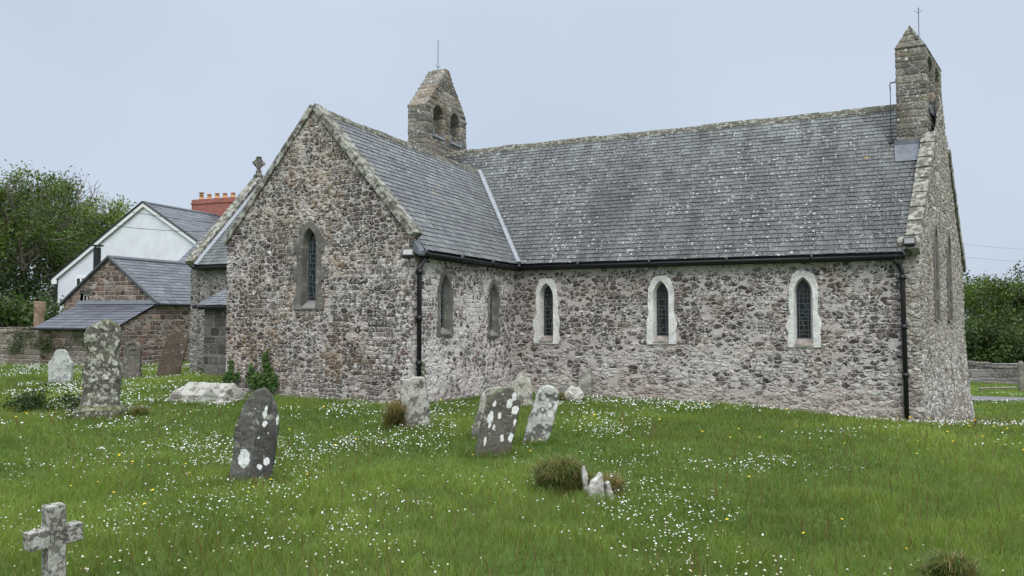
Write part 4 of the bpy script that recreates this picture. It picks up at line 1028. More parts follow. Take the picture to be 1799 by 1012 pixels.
# 10: ragged stone behind
slab('headstone', [(-.20,B),(.20,B),(.19,.28),(.15,.48),(.07,.60),(-.02,.63),(-.09,.60),(-.11,.50),(-.19,.42)], .14,
     lichen_stone('ragged lichen gravestone', (.21,.20,.175), (.42,.40,.35), cover=.58, scale=7.0, dark=(.06,.06,.05), blotch=.7, moss=.2),
     .16,13.16,'ragged-topped lichened headstone nearest the inner corner of the church walls','headstone',yaw=4,roll=2,seed=9)
# 11: narrow stone leaning right
slab('headstone', [(-.145,B),(.145,B),(.15,.55),(.12,.66),(.05,.72),(-.04,.73),(-.12,.68),(-.15,.56)], .11,
     lichen_stone('grey leaning gravestone', (.135,.135,.12), (.40,.40,.37), cover=.55, scale=7.0, dark=(.05,.05,.045), blotch=.6, white=(.60,.61,.58),
       spots=[(.085,0,.40,.03,.045),(.11,0,.52,.028,.06),(.04,0,.50,.018,.022),(-.01,0,.55,.016,.02),(-.03,0,.43,.014,.02),(.02,0,.36,.012,.018),(-.04,0,.33,.013,.02)]),
     .28,9.16,'narrow grey headstone leaning right, to the right of the dark spotted one','headstone',yaw=8,roll=17,pitch=-5,seed=10)
def rock(name, x, y, dims, mat, label, cat='stone', yaw=0, roll=0, seed=0, vox=.014, amp=.05, sink=.3):
    bm = bmesh.new(); bmesh.ops.create_icosphere(bm, subdivisions=3, radius=1.0)
    for v in bm.verts: v.co = Vector((v.co.x*dims[0], v.co.y*dims[1], v.co.z*dims[2]))
    o = obj(name, bm, mat); remesh(o, vox, amp, 7.0, .012, 26.0, seed)
    place(o, x, y, yaw, roll, 0, dims[2]*sink-dims[2]*.0); tag(o, label, cat); return o
WH = lichen_stone('white quartz', (.44,.42,.38), (.54,.53,.50), cover=.5, scale=12.0, dark=(.055,.048,.035), white=(.62,.61,.58))
rock('boulder', 1.19,14.55,(.20,.13,.24), WH, 'white rounded boulder in the grass near the church wall', 'boulder', 10, 32, 3.1, sink=-.35)
def wallstone(u,v,w,h,th,label,mat,lean,seed):
    p = c2w(u,v); return slab('headstone', [(-w/2,B),(w/2,B),(w/2*.94,h*.8),(w/2*.8,h),(-w/2*.7,h*1.01),(-w/2*.96,h*.85)], th, mat, p.x, p.y, label, 'headstone', yaw=-24.5, pitch=lean, seed=seed)
wallstone(1.72,-.20,.30,.60,.09,'narrow grey slab propped upright against the nave wall under the windows',lichen_stone('grey slab',(.27,.255,.225),(.38,.365,.33),cover=.5,scale=6.0,dark=(.12,.115,.10)),-6,11)
wallstone(1.38,-.55,.15,.24,.09,'small stub of grey stone between the white boulder and the propped slab',lichen_stone('grey stub',(.26,.255,.245),(.40,.39,.36),cover=.5,scale=8.0),0,12)
# 14: broken white stones in the tussock
slab('broken_stone', [(-.075,-.1),(.06,-.1),(.066,.03),(.05,.15),(.028,.235),(-.005,.19),(-.045,.165),(-.066,.09)], .08, WH, .745,6.62,'jagged broken white stone standing in front of the brown grass tussock','stone',yaw=15,roll=3,vox=.007,amp=.012,amp2=.008,seed=13)
slab('broken_stone', [(-.03,-.1),(.03,-.1),(.03,.05),(.0,.165),(-.03,.15),(-.03,.03)], .06, WH, .868,6.62,'thin white stone splinter right of the larger broken one in the tussock','stone',yaw=15,roll=-4,vox=.006,amp=.008,amp2=.006,seed=14)
slab('broken_stone', [(-.02,-.1),(.02,-.1),(.02,.2),(.0,.265),(-.02,.22)], .05, WH, .665,6.74,'smallest white stone tip poking out of the tussock behind the broken one','stone',yaw=10,roll=-3,vox=.006,amp=.008,amp2=.006,seed=15)
# 1: stone cross in the corner
cr = empty('cross_headstone', (0,0,0)); tag(cr,'small weathered stone grave cross at the front left corner','grave cross')
bm = bmesh.new(); w,t = .043,.042
prism(bm, [[(-w,-.3),(w,-.3),(w*1.0,.385),(.132,.385),(.132,.482),(w*1.02,.482),(w*1.05,.60),(-w*1.05,.60),(-w*1.02,.482),(-.132,.482),(-.132,.385),(-w,.385)]], Matrix.Identity(4), -t, t)
bmesh.ops.bevel(bm, geom=[e for e in bm.edges if len(e.link_faces)==2 and e.calc_face_angle(0) > .7], offset=.006, segments=2, affect='EDGES')
cmat = lichen_stone('cross stone', (.17,.162,.14), (.34,.33,.295), cover=.55, scale=32.0, dark=(.05,.045,.035), white=(.46,.45,.42), spots=[(-.015,0,.27,.016,.016),(-.09,0,.43,.03,.028),(.035,0,.36,.014,.02)])
cb = obj('cross', bm, cmat, cr); remesh(cb,.006,.004,12,.0022,60)
# letters I H S as strokes, groove shadow put in their colour, S darkest
bm = bmesh.new()
def stroke(pts,r): tube(bm,[(x,-t-.0015,z) for x,z in pts],r*1.6,6)
S = [(.034+.013*math.cos(a)*1.0, .452+.012*math.sin(a)) for a in [R(q) for q in range(20,271,25)]] + [(.034+.014*math.cos(a), .4265+.0135*math.sin(a)) for a in [R(q) for q in range(90,-161,-25)]]
stroke(S,.0018)
o2 = obj('carved_letter', bm, plain('incised shadow',(.045,.042,.038),.95), cr)
bm = bmesh.new(); stroke([(-.036,.415),(-.036,.465)],.0015); stroke([(-.016,.415),(-.016,.465)],.0015); stroke([(.010,.415),(.010,.465)],.0015); stroke([(-.016,.44),(.010,.44)],.0013)
obj('carved_letter', bm, plain('faint incised shadow',(.10,.095,.085),.95), cr)
cr.matrix_world = Matrix.Translation((-2.44,4.0,gz1(-2.44,4.0)-.005)) @ Matrix.Rotation(R(57),4,'Z') @ Matrix.Rotation(R(-1),4,'Y')

# ------------------------------------------------------------------ leaf clouds, trees, shrubs, ivy
def leaf_mesh(name, P, size, cols, mat, parent=None, rng=RNG, up=0.0, nrm=None):
    n = len(P); size = np.broadcast_to(np.asarray(size,dtype=float),(n,))
    if nrm is None:
        a = rng.normal(size=(n,3)); a[:,2] = np.abs(a[:,2])*(1+up)
    else: a = nrm + rng.normal(size=(n,3))*.55
    a /= np.linalg.norm(a,axis=1)[:,None]
    b = rng.normal(size=(n,3)); b -= a*(a*b).sum(1)[:,None]; b /= np.linalg.norm(b,axis=1)[:,None]; c = np.cross(a,b)
    L = size[:,None]; Wd = (size*rng.uniform(.5,.75,n))[:,None]
    V = np.stack([P-b*L*.5, P+c*Wd*.5+a*L*.06, P+b*L*.5, P-c*Wd*.5+a*L*.06],axis=1).reshape(-1,3)
    F = np.arange(n*4).reshape(n,4)
    return mesh_np(name, V, F4=F, col=np.repeat(cols,4,axis=0), mat=mat, parent=parent)
def leafcols(n, base, var, rng, clump=None):
    k = rng.uniform(1-var,1+var,n)
    if clump is not None: k = k*clump
    h = rng.uniform(-1,1,n)
    c = np.array(base)[None]*k[:,None]; c[:,0] *= 1+.18*h; c[:,2] *= 1-.15*h
    return c
def tree(loc, h, rad, base, label, seed, trunk_h=.25, nb=14, leaves=9000, leaf=.20, bare=0, tr=.22, group=None, low=False, name='tree', squash=1.0, trunk_ivy=False):
    rng = np.random.default_rng(seed); root = empty(name, loc); tag(root, label, 'tree', group)
    bm = bmesh.new(); tips = []
    lean = rng.normal(size=2)*.04*h
    tp = [Vector((lean[0]*t*t,lean[1]*t*t,h*.82*t)) for t in np.linspace(0,1,7)]
    tube(bm,[Vector((0,0,-.5))]+tp,[tr*1.25]+[tr*(1-.82*t) for t in np.linspace(0,1,7)],8)
    def grow(p, d, L, r, lev):
        pts = [p]; q = p.copy(); dd = d.normalized()
        for k in range(4):
            dd = (dd+Vector(rng.normal(size=3))*.16+Vector((0,0,.06))).normalized(); q = q+dd*(L/4); pts.append(q.copy())
        tube(bm, pts, [r*(1-.7*k/4) for k in range(5)], 5 if lev else 6, False)
        if lev >= 2: tips.extend(pts[1:]); return
        for k in range(4 if lev else 5):
            t = rng.uniform(.35,1.0); i = min(3,int(t*4)); s = pts[i].lerp(pts[i+1], t*4-i)
            nd = (dd+Vector(rng.normal(size=3))*.75).normalized()
            grow(s, nd, L*rng.uniform(.4,.65), r*.45, lev+1)
    for k in range(nb):
        f = trunk_h+(1-trunk_h)*((k+.5)/nb)*.98; z = h*.82*f; p = Vector((lean[0]*f*f,lean[1]*f*f,z))
        an = k*2.4+rng.uniform(-.4,.4); el = .15+.9*f
        d = Vector((math.cos(an),math.sin(an),math.tan(min(1.2,el*.75)))) if not low else Vector((math.cos(an),math.sin(an),.5*f+.1))
        w = math.sin(math.pi*min(.97,max(.12,(f-trunk_h*.4)/(1.08-trunk_h*.4))))**.6
        grow(p, d, rad*(.35+.65*w)*rng.uniform(.75,1.05), tr*.42*(1.1-f*.6), 0)
    for k in range(bare):   # leafless twigs above the crown
        an = rng.uniform(0,6.28); p = Vector((lean[0]+math.cos(an)*rad*.35*rng.random(),lean[1]+math.sin(an)*rad*.35*rng.random(),h*.72))
        q = p.copy(); dd = Vector((math.cos(an)*.35,math.sin(an)*.35,1))
        pts = [p]
        for j in range(5): dd = dd+Vector(rng.normal(size=3))*.18; q = q+dd.normalized()*h*.062; pts.append(q.copy())
        tube(bm,pts,[.05*(1-.7*j/5) for j in range(6)],4,False)
        for j in (2,3,4,5):
            for m_ in range(2):
                e = Vector(rng.normal(size=3))*.45+Vector((0,0,.55)); tube(bm,[pts[j],pts[j]+e*.45,pts[j]+e*.9+Vector(rng.normal(size=3))*.1],[.024,.018,.010],3,False)
    obj('trunk', bm, M['bark'], root)
    T = np.array([[t.x,t.y,t.z] for t in tips]); idx = rng.integers(0,len(T),leaves)
    cl = rng.uniform(.62,1.35,len(T)); 
    for i in range(0,len(T),16): cl[i:i+16] *= rng.uniform(.65,1.3)
    P = T[idx]+rng.normal(size=(leaves,3))*np.array([.26,.26,.20])*(rad/3)
    P[:,2] = np.maximum(P[:,2], .15)
    leaf_mesh('crown', P, rng.uniform(.6,1.25,leaves)*leaf, leafcols(leaves, base, .35, rng, cl[idx]), M['leaf'], root, rng)
    if trunk_ivy:
        n = 1500; zz = rng.uniform(0,h*.5,n); an = rng.uniform(0,6.28,n); r_ = tr*1.1+rng.uniform(0,.28,n)
        P = np.stack([np.cos(an)*r_,np.sin(an)*r_,zz],1); leaf_mesh('trunk_ivy', P, .16, leafcols(n,(.030,.060,.014),.4,rng), M['leaf'], root, rng)
    return root
GL = 'trees beyond the left churchyard wall'; GR = 'trees on the right hand slope'
DK, MD, YG = (.045,.075,.018), (.080,.125,.026), (.115,.160,.034)
tree((-27.2,41.5,-.2), 8.9, 3.3, MD, 'tree with an ivy-clad forked trunk and bare twigs at its top, beside the white house', 101, .30, 15, 14000, .16, 9, .30, GL, trunk_ivy=True)
tree((-29.8,39.5,-.2), 8.8, 3.2, (.085,.125,.028), 'thinly leaved tree at the left edge of the photo with dead upper twigs', 102, .32, 14, 11000, .16, 10, .26, GL)
tree((-28.2,46.5,-.2), 9.6, 3.4, MD, 'tall tree behind the ivy-clad one, its bare tips highest against the sky', 103, .25, 14, 13000, .17, 11, .28, GL)
tree((-28.6,49.5,-.2), 9.2, 3.3, YG, 'yellow-green tree rising just behind the roof verge of the white house', 104, .2, 14, 14000, .18, 6, .28, GL)
tree((-33.0,47.0,-.2), 9.6, 3.8, DK, 'dark dense tree furthest to the left behind the thin one', 105, .15, 16, 14000, .19, 4, .30, GL)
tree((-31.0,56.0,-.2), 9.4, 3.6, YG, 'smaller light green tree furthest back beyond the house', 106, .2, 13, 12000, .20, 3, .26, GL)
def shrub(name, loc, rx, ry, h, base, label, seed, n=4000, leaf=.14, group=None, cat='shrub', stems=True):
    rng = np.random.default_rng(seed); root = empty(name, loc); tag(root, label, cat, group)
    k = 26; C_ = np.stack([rng.normal(size=k)*rx*.45,rng.normal(size=k)*ry*.45,h*rng.uniform(.12,.85,k)],1)
    lim = 1-(np.abs(C_[:,0])/(rx*1.3))**2; C_[:,2] *= np.clip(lim,.25,1)
    if stems:
        bm = bmesh.new()
        for c_ in C_: tube(bm,[(c_[0]*.15,c_[1]*.15,-.1),(c_[0]*.6,c_[1]*.6,c_[2]*.6),tuple(c_)],[h*.018,h*.012,h*.005],4,False)
        obj('stem', bm, M['bark'], root)
    idx = rng.integers(0,k,n); P = C_[idx]+rng.normal(size=(n,3))*np.array([rx*.22,ry*.22,h*.13]); P[:,2] = np.maximum(P[:,2],.01)
    leaf_mesh('foliage', P, rng.uniform(.6,1.2,n)*leaf, leafcols(n, base, .4, rng, rng.uniform(.6,1.35,k)[idx]), M['leaf'], root, rng)
    return root
for i,(x,y,rx,h,base,lab) in enumerate([
    (-21.6,32.5,1.7,2.7,DK,'dark undergrowth bush between the bare stump and the white house'),
    (-24.5,33.5,2.2,3.6,DK,'dark bush behind the left wall below the ivy-clad trunk'),
    (-28.0,34.5,2.4,3.9,(.028,.05,.013),'dark evergreen bush at the left edge behind the wall'),
    (-26.2,40.0,2.8,4.8,(.028,.05,.013),'tall dark thicket between the trunks of the left trees')]):
    shrub('bush', (x,y,-.3), rx, rx*.8, h, base, lab, 200+i, 6500, .2, 'undergrowth bushes behind the left wall', 'bush')
for i,(x,y,h,r_,base,lab) in enumerate([
    (33.2,52,6.6,3.3,MD,'rounded green tree nearest the church corner on the right slope'),
    (37.2,55,7.1,3.6,DK,'dark tree whose crown is highest on the right slope'),
    (41.5,56,6.8,3.5,MD,'tree at the right edge of the photo, upper row'),
    (35.4,47.5,5.3,3.0,(.06,.095,.02),'bright green tree in the middle of the right slope'),
    (39.6,48.5,5.2,3.0,MD,'mid green tree below the edge tree on the right slope'),
    (31.0,60,7.0,3.6,(.06,.10,.022),'light green tree half hidden behind the church corner'),
    (32.0,43.5,3.6,2.4,DK,'low dark tree just above the right wall beside the church'),
    (36.4,42.0,3.4,2.3,DK,'low dark bushy tree above the right wall near the gatepost'),
    (45.5,52,6.4,3.4,MD,'tree on the right slope mostly beyond the photo edge')]):
    tree((x,y,gz1(x,y)-.1), h*.76, r_, base, lab, 300+i, .05, 16, 15000, .19, 0, .2, GR, low=True)

for i,(x,y,rx,h,base,lab) in enumerate([
    (23.9,38.4,2.0,3.0,DK,'dense dark thicket behind the right wall, closest to the church corner'),
    (25.6,37.4,2.0,2.7,(.055,.085,.022),'dense thicket behind the right wall, left of the gatepost'),
    (27.6,37.6,2.2,3.1,DK,'dense thicket behind the right wall at the photo edge')]):
    shrub('bush', (x,y,gz1(x,y)-.2), rx, rx*.7, h, base, lab, 330+i, 9000, .16, 'thickets behind the right wall', 'bush')
# ivy on the gable wall
def ivy(label, blobs, seed, n, leaf=.055, stems=True):
    rng = np.random.default_rng(seed); o0 = c2w(blobs[0][0],TV,0); root = empty('ivy', (o0.x,o0.y,gz1(o0.x,o0.y)), R(-24.5)); tag(root,label,'ivy')
    u0 = blobs[0][0]; z0 = gz1(o0.x,o0.y); P = []
    for (u,z,ru,rz,k) in blobs:
        m_ = int(n*k); a = rng.uniform(0,6.28,m_); r_ = np.sqrt(rng.random(m_))*rng.uniform(.7,1.1,m_)
        P.append(np.stack([u-u0+ru*r_*np.cos(a), -.05-rng.uniform(0,.09,m_), z-z0+rz*r_*np.sin(a)],1))
    P = np.concatenate(P); nn = len(P)
    bm = bmesh.new()
    for (u,z,ru,rz,k) in blobs: tube(bm,[(u-u0+.02,-.03,-.05),(u-u0+rng.uniform(-.05,.05),-.04,(z-z0)*.6),(u-u0,-.04,z-z0+rz*.6)],.009,4,False)
    obj('stem', bm, M['bark'], root)
    leaf_mesh('foliage', P, rng.uniform(.6,1.3,nn)*leaf, leafcols(nn,(.062,.125,.024),.45,rng), M['leaf'], root, rng, nrm=np.tile(np.array([[0,-1,.35]]),(nn,1)))
ivy('taller clump of ivy climbing the gable wall behind the pointed slate headstone', [(-3.12,.35,.26,.25,.5),(-3.42,.48,.10,.24,.22),(-3.07,.78,.07,.24,.2),(-2.86,.38,.09,.18,.12),(-3.03,.55,.15,.2,.2)], 401, 900)
ivy('smaller sprig of ivy at the left corner of the gable wall, behind the tomb slab', [(-3.98,.40,.15,.14,.5),(-3.93,.62,.05,.2,.25),(-3.76,.47,.05,.1,.12)], 402, 480)
rng = np.random.default_rng(403); root = empty('ivy', tuple(c2w(.06,-4.07,.2)), R(-24.5)); tag(root,'thin strand of ivy beside the downpipe at the gable corner','ivy')
n = 130; P = np.stack([.04+rng.uniform(0,.05,n), rng.normal(size=n)*.03, rng.uniform(-.2,.62,n)],1); leaf_mesh('foliage', P, .045, leafcols(n,(.06,.11,.02),.4,rng), M['leaf'], root, rng)
p = c2w(-8.6,.0); shrub('bush',(p.x,p.y,gz1(p.x,p.y)), .55,.35,.55,DK,'dark low bush against the chancel wall beside the brown headstone',410,1500,.09,cat='bush')
shrub('bush',(-8.05,12.45,gz1(-8.05,12.45)), .42,.3,.34,(.035,.058,.018),'low dark bush left of the tall lichened headstone',411,1300,.05,cat='bush')
shrub('bush',(-7.15,12.35,gz1(-7.15,12.35)), .40,.28,.30,(.04,.062,.018),'low straggling bush touching the foot of the tall lichened headstone',412,900,.05,cat='bush')
rng = np.random.default_rng(404); n = 1100; root = empty('ivy',(-16.0,25.0,0), 0); tag(root,'patchy ivy and moss hanging on the left churchyard wall','ivy')
d = np.array([17.25,-7.65]); d /= np.linalg.norm(d); nrm = np.array([d[1],-d[0]])
cs = rng.normal(size=14)*1.6; zc_ = rng.uniform(.45,1.05,14); ii = rng.integers(0,14,n)
s_ = cs[ii]+rng.normal(size=n)*.22; off = .05+rng.uniform(0,.08,n); base0 = np.array([-30,31.2])+d*((-16.0+30)/d[0])
P = np.stack([base0[0]+16.0+d[0]*s_+nrm[0]*off, base0[1]-25.0+d[1]*s_+nrm[1]*off, np.clip(zc_[ii]+rng.normal(size=n)*.13,.1,1.25)],1)
leaf_mesh('foliage', P, .075, leafcols(n,(.05,.075,.018),.4,rng), M['leaf'], root, rng, nrm=np.tile(np.array([[nrm[0],nrm[1],.3]]),(n,1)))

# ------------------------------------------------------------------ grass, tussocks, flowers
church_poly = [(-10.6,.2),(-7.5,.2),(-7.5,-1.95),(-4.2,-1.95),(-4.2,-4.42),(.02,-4.42),(.02,-.02),(8.0,-.02),(9.6,5.9),(-10.6,6)]
def inside(x, y, poly):
    ca,sa = math.cos(R(-24.5)), math.sin(R(-24.5)); dx,dy = x-.06, y-16.6; u = dx*ca+dy*sa; v = -dx*sa+dy*ca
    r = np.zeros(len(x),bool); n = len(poly); j = n-1
    for i in range(n):
        (xi,yi),(xj,yj) = poly[i],poly[j]
        r ^= ((yi>v) != (yj>v)) & (u < (xj-xi)*(v-yi)/(yj-yi+1e-12)+xi); j = i
    return r
def vnoise(x, y, f, s=0.0):
    """cheap smooth value noise"""
    x = x*f+s; y = y*f+s*1.7; xi = np.floor(x).astype(int); yi = np.floor(y).astype(int); fx = x-xi; fy = y-yi
    fx = fx*fx*(3-2*fx); fy = fy*fy*(3-2*fy)
    def h(a,b):
        n = (a*374761393+b*668265263) & 0x7fffffff; n = ((n^(n>>13))*1274126177) & 0x7fffffff; return ((n^(n>>16)) & 0xffff)/65535.0
    return (h(xi,yi)*(1-fx)+h(xi+1,yi)*fx)*(1-fy)+(h(xi,yi+1)*(1-fx)+h(xi+1,yi+1)*fx)*fy
def blades(P, H, Wd, lean, cols, name, parent=None, rng=RNG):
    n = len(P); an = rng.uniform(0,6.283,n); ax = np.stack([np.cos(an),np.sin(an),np.zeros(n)],1)
    la = rng.uniform(0,6.283,n); ld = np.stack([np.cos(la),np.sin(la),np.zeros(n)],1)*(lean*H)[:,None]
    up = np.array([[0,0,1.0]]); w = Wd[:,None]
    mid = P+up*(H*.55)[:,None]+ld*.32; tip = P+up*H[:,None]*.95+ld
    V = np.stack([P-ax*w*.5,P+ax*w*.5,mid+ax*w*.38,mid-ax*w*.38,tip],1).reshape(-1,3)
    b = np.arange(n)*5; F4 = np.stack([b,b+1,b+2,b+3],1); F3 = np.stack([b+3,b+2,b+4],1)
    return mesh_np(name, V, F4=F4, F3=F3, col=np.repeat(cols,5,axis=0), mat=M['grass'], parent=parent)
rng = np.random.default_rng(5); PX = []; PY = []
edges = np.concatenate([np.arange(3.0,12,.5),np.arange(12,34,1.0)])
for a,b in zip(edges,edges[1:]):
    m_ = (a+b)/2; wl_ = .80*m_+1.2; wr_ = .80*m_+1.2
    dens = 3600*min(1,(5.5/m_))**1.55
    k = int(dens*(b-a)*(wl_+wr_)); PX.append(rng.uniform(-wl_,wr_,k)); PY.append(rng.uniform(a,b,k))
px = np.concatenate(PX); py = np.concatenate(PY)
keep = ~inside(px,py,church_poly)
# bare ground in the hollow, the path
keep &= ~((np.exp(-(((px-11.7)/.42)**2+((py-17.5)/.8)**2)) + .8*np.exp(-(((px-9.6)/1.5)**2+((py-15.0-(px-9.6)*1.25)/.35)**2))) > .45)
fx = np.array([p[0] for p in fine]); fy = np.array([p[1] for p in fine])
keep &= ~((np.abs(py-np.interp(px,fx,fy)) < .74) & (px > 9))
px,py = px[keep],py[keep]; n = len(px); pz = gz(px,py)-.005
n1 = vnoise(px,py,.55,3.1); n2 = vnoise(px,py,1.9,8.4); n3 = vnoise(px,py,.9,20.0); n4 = vnoise(px,py,6.0,1.0)
H = (.045+.05*n1*n2+.03*rng.random(n)+.06*np.clip(n1-.62,0,1))*(.8+.5*n4)
H = np.where(py < 6.5, H*1.15, H)
farscale = np.clip(py/5.5,1,4)**.8
Wd = .0042*farscale*rng.uniform(.7,1.4,n)
t = np.clip(.5*n1+.35*n2+.4*rng.random(n)-.15,0,1)[:,None]
n5 = vnoise(px,py,3.3,57.0); n6 = vnoise(px,py,.28,71.0)
t = np.clip(t[:,0]+.55*(n5-.5)+.5*(n6-.5),0,1.15)[:,None]; H = H*(.72+.62*n5)*(1+.9*np.clip(n4*n5-.45,0,1))
colr = (1-t)*np.array([[.084,.138,.028]])+t*np.array([[.215,.280,.060]])
colr *= (.75+.5*n3)[:,None]*rng.uniform(.75,1.25,n)[:,None]
dry = (rng.random(n) < .03+.20*np.clip(n3-.5,0,1)+.10*np.clip(n6-.6,0,1)); colr[dry] = np.array([.20,.155,.075])*rng.uniform(.6,1.2,dry.sum())[:,None]
g1 = blades(np.stack([px,py,pz],1), H, Wd, rng.uniform(.15,.95,n), colr, 'grass', rng=rng)
tag(g1,'rough green churchyard grass', 'grass', kind='stuff')
# longer unmown grass against the foot of every stone
fx_, fy_, fh_ = [], [], []
for (x,y,w_) in ((-2.49,7.10,.24),(-6.40,11.57,.40),(-10.85,17.86,.32),(-9.63,18.82,.30),(-8.90,19.16,.34),(-1.30,10.42,.24),(-.23,8.43,.25),(-.30,9.55,.22),(.16,13.16,.26),(.28,9.16,.2),(1.19,14.55,.25),(-5.42,13.25,.7),(-2.46,3.97,.10)):
    k = int(700*w_/.25); a = rng.uniform(0,6.283,k); q = rng.uniform(.75,1.6,k)
    fx_.append(x+w_*q*np.cos(a)); fy_.append(y+.13+ (w_*.55)*q*np.sin(a)-.12); fh_.append(.06+.11*rng.random(k)*(1.7-q))
fx_,fy_,fh_ = map(np.concatenate,(fx_,fy_,fh_)); k = len(fx_)
cq = np.where((rng.random(k) < .16)[:,None], np.array([[.24,.19,.09]]), np.array([[.105,.165,.034]]))*rng.uniform(.6,1.35,k)[:,None]
g3 = blades(np.stack([fx_,fy_,gz(fx_,fy_)-.005],1), fh_, .0045*np.clip(fy_/5.5,1,4)**.8, rng.uniform(.15,.9,k), cq, 'grass', rng=rng)
tag(g3,'longer unmown grass round the foot of the gravestones','grass',kind='stuff')
# taller seed stalks and reddish sorrel
k = 12000; sx = rng.uniform(-1,1,k); sy = 3.4+18*rng.random(k)**1.5; sx = sx*(.8*sy+1); w_ = vnoise(sx,sy,.35,40.0)+.22*(sx > 1.5)
ok = (w_ > .55) & ~inside(sx,sy,church_poly); sx,sy = sx[ok],sy[ok]; k = len(sx)
red = rng.random(k) < .35
cc = np.where(red[:,None], np.array([[.16,.060,.045]]), np.array([[.15,.145,.065]]))*rng.uniform(.6,1.2,k)[:,None]
g2 = blades(np.stack([sx,sy,gz(sx,sy)],1), rng.uniform(.13,.26,k), np.where(red,.0042,.0026)*np.clip(sy/5,1,3)**.7, rng.uniform(.1,.5,k), cc, 'seed_stalks', rng=rng)
tag(g2,'thin seed stalks and reddish sorrel standing above the grass','grass',kind='stuff')
def tussock(loc, rx, ry, h, n, label, seed, dryf=.5, name='grass_tussock'):
    """ragged clump: several overlapping tufts of drooping green and dead blades"""
    rng = np.random.default_rng(seed); k = 7
    cx = rng.normal(size=k)*rx*.42; cy = rng.normal(size=k)*ry*.42; ch = rng.uniform(.55,1.0,k); ch[0] = 1; cx[0] *= .3; cr_ = rng.uniform(.38,.62,k)
    i = rng.integers(0,k,n); r_ = np.sqrt(rng.random(n)); a = rng.uniform(0,6.283,n)
    x = cx[i]+rx*cr_[i]*r_*np.cos(a); y = cy[i]+ry*cr_[i]*r_*np.sin(a)
    gr = np.hypot(x/rx,y/ry); dome = np.clip(1-gr**2,0,1)
    P = np.stack([x,y,dome*h*.38-.02],1); H = h*ch[i]*(.30+.62*rng.random(n)**1.4)*(.5+.5*dome)
    green = np.clip(.25+.75*gr+.25*rng.normal(size=n),0,1); u = rng.random(n)
    dead = u < dryf*(1.35-.7*green)
    c = np.where(dead[:,None], np.array([[.29,.225,.12]]), np.where((u > .9)[:,None], np.array([[.17,.12,.045]]), np.array([[.095,.155,.032]])))*rng.uniform(.6,1.3,n)[:,None]
    an = np.where(rng.random(n) < .6, np.arctan2(y-cy[i],x-cx[i]), np.arctan2(y,x))+rng.normal(size=n)*.6
    out = np.stack([np.cos(an),np.sin(an)],1)*(H*rng.uniform(.25,1.35,n)*(.35+.65*r_))[:,None]
    wv = rng.uniform(0,6.283,n); ax = np.stack([np.cos(wv),np.sin(wv),np.zeros(n)],1)*.003
    mid = P.copy(); mid[:,2] += H*.65; mid[:,:2] += out*.38; tip = P.copy(); tip[:,2] += H*rng.uniform(.35,.95,n); tip[:,:2] += out
    V = np.stack([P-ax,P+ax,mid+ax*.8,mid-ax*.8,tip],1).reshape(-1,3); b = np.arange(n)*5
    o = mesh_np(name, V, F4=np.stack([b,b+1,b+2,b+3],1), F3=np.stack([b+3,b+2,b+4],1), col=np.repeat(c,5,axis=0), mat=M['grass'])
    o.location = loc; tag(o,label,'grass tussock'); return o
tussock((.46,6.95,gz1(.46,6.95)), .29,.24,.36,6500,'brown and green grass tussock with broken white stones at its right side',501,.36)
tussock((.93,6.84,gz1(.93,6.84)), .15,.13,.22,1700,'small brown grass tuft right of the broken white stones',502,.7)
tussock((2.66,4.52,gz1(2.66,4.52)), .16,.14,.22,3000,'dark reddish-brown tussock cut by the bottom edge on the right',503,.35)
tussock((-1.60,10.40,gz1(-1.60,10.40)), .18,.16,.46,2600,'dry straw-coloured grass clump at the left side of the pale leaning headstone',504,.75)
tussock((.98,14.5,gz1(.98,14.5)), .10,.09,.26,700,'little brown grass tuft against the white boulder',505,.6)
tussock((-5.82,11.62,gz1(-5.82,11.62)), .20,.16,.22,1300,'olive grass tuft at the right foot of the tall lichened headstone',506,.45)

# daisies and buttercups
rng = np.random.default_rng(77)
def scatter(n, thr, f, s, ymin=4.4, ymax=26, right=1.0, bias=.85):
    X_ = []; Y_ = []
    while len(X_) < n:
        y = ymin+(ymax-ymin)*rng.random(4000)**bias; x = rng.uniform(-1,1,4000)*(.74*y+.4)
        q = vnoise(x,y,f,s)*.6+vnoise(x,y,f*3.3,s+5)*.4; thr_ = thr+(np.where(x/y > .25,.07,0)+np.where(y < 6.2,.04,0))*right
        ok = (q+rng.normal(size=4000)*.12 > thr_) & ~inside(x,y,church_poly) & ~((np.abs(y-np.interp(x,fx,fy)) < .9) & (x > 9))
        X_ += list(x[ok]); Y_ += list(y[ok])
    return np.array(X_[:n]), np.array(Y_[:n])
def flower_mesh(name, r, petal, eye, cup=0.0):
    bm = bmesh.new(); n = 9; c = bm.verts.new((0,0,.004)); ring = [bm.verts.new((r*(1 if k%2 else .86)*math.cos(6.283*k/(2*n)), r*(1 if k%2 else .86)*math.sin(6.283*k/(2*n)), cup)) for k in range(2*n)]
    for k in range(2*n): bm.faces.new((c,ring[k],ring[(k+1)%(2*n)]))
    e = [bm.verts.new((r*.36*math.cos(6.283*k/8),r*.36*math.sin(6.283*k/8),.0045+cup*.3)) for k in range(8)]; t_ = bm.verts.new((0,0,.008+cup*.3))
    for k in range(8): f = bm.faces.new((e[k],e[(k+1)%8],t_)); f.material_index = 1
    s0 = [bm.verts.new((.0012*math.cos(2.09*k),.0012*math.sin(2.09*k),0)) for k in range(3)]; s1 = [bm.verts.new((.0012*math.cos(2.09*k),.0012*math.sin(2.09*k),-.09)) for k in range(3)]
    for k in range(3): f = bm.faces.new((s0[k],s0[(k+1)%3],s1[(k+1)%3],s1[k])); f.material_index = 2
    me = bpy.data.meshes.new(name); bm.to_mesh(me); bm.free()
    for m_ in (petal, eye, M['stalk']): me.materials.append(m_)
    return me
ND = 19000
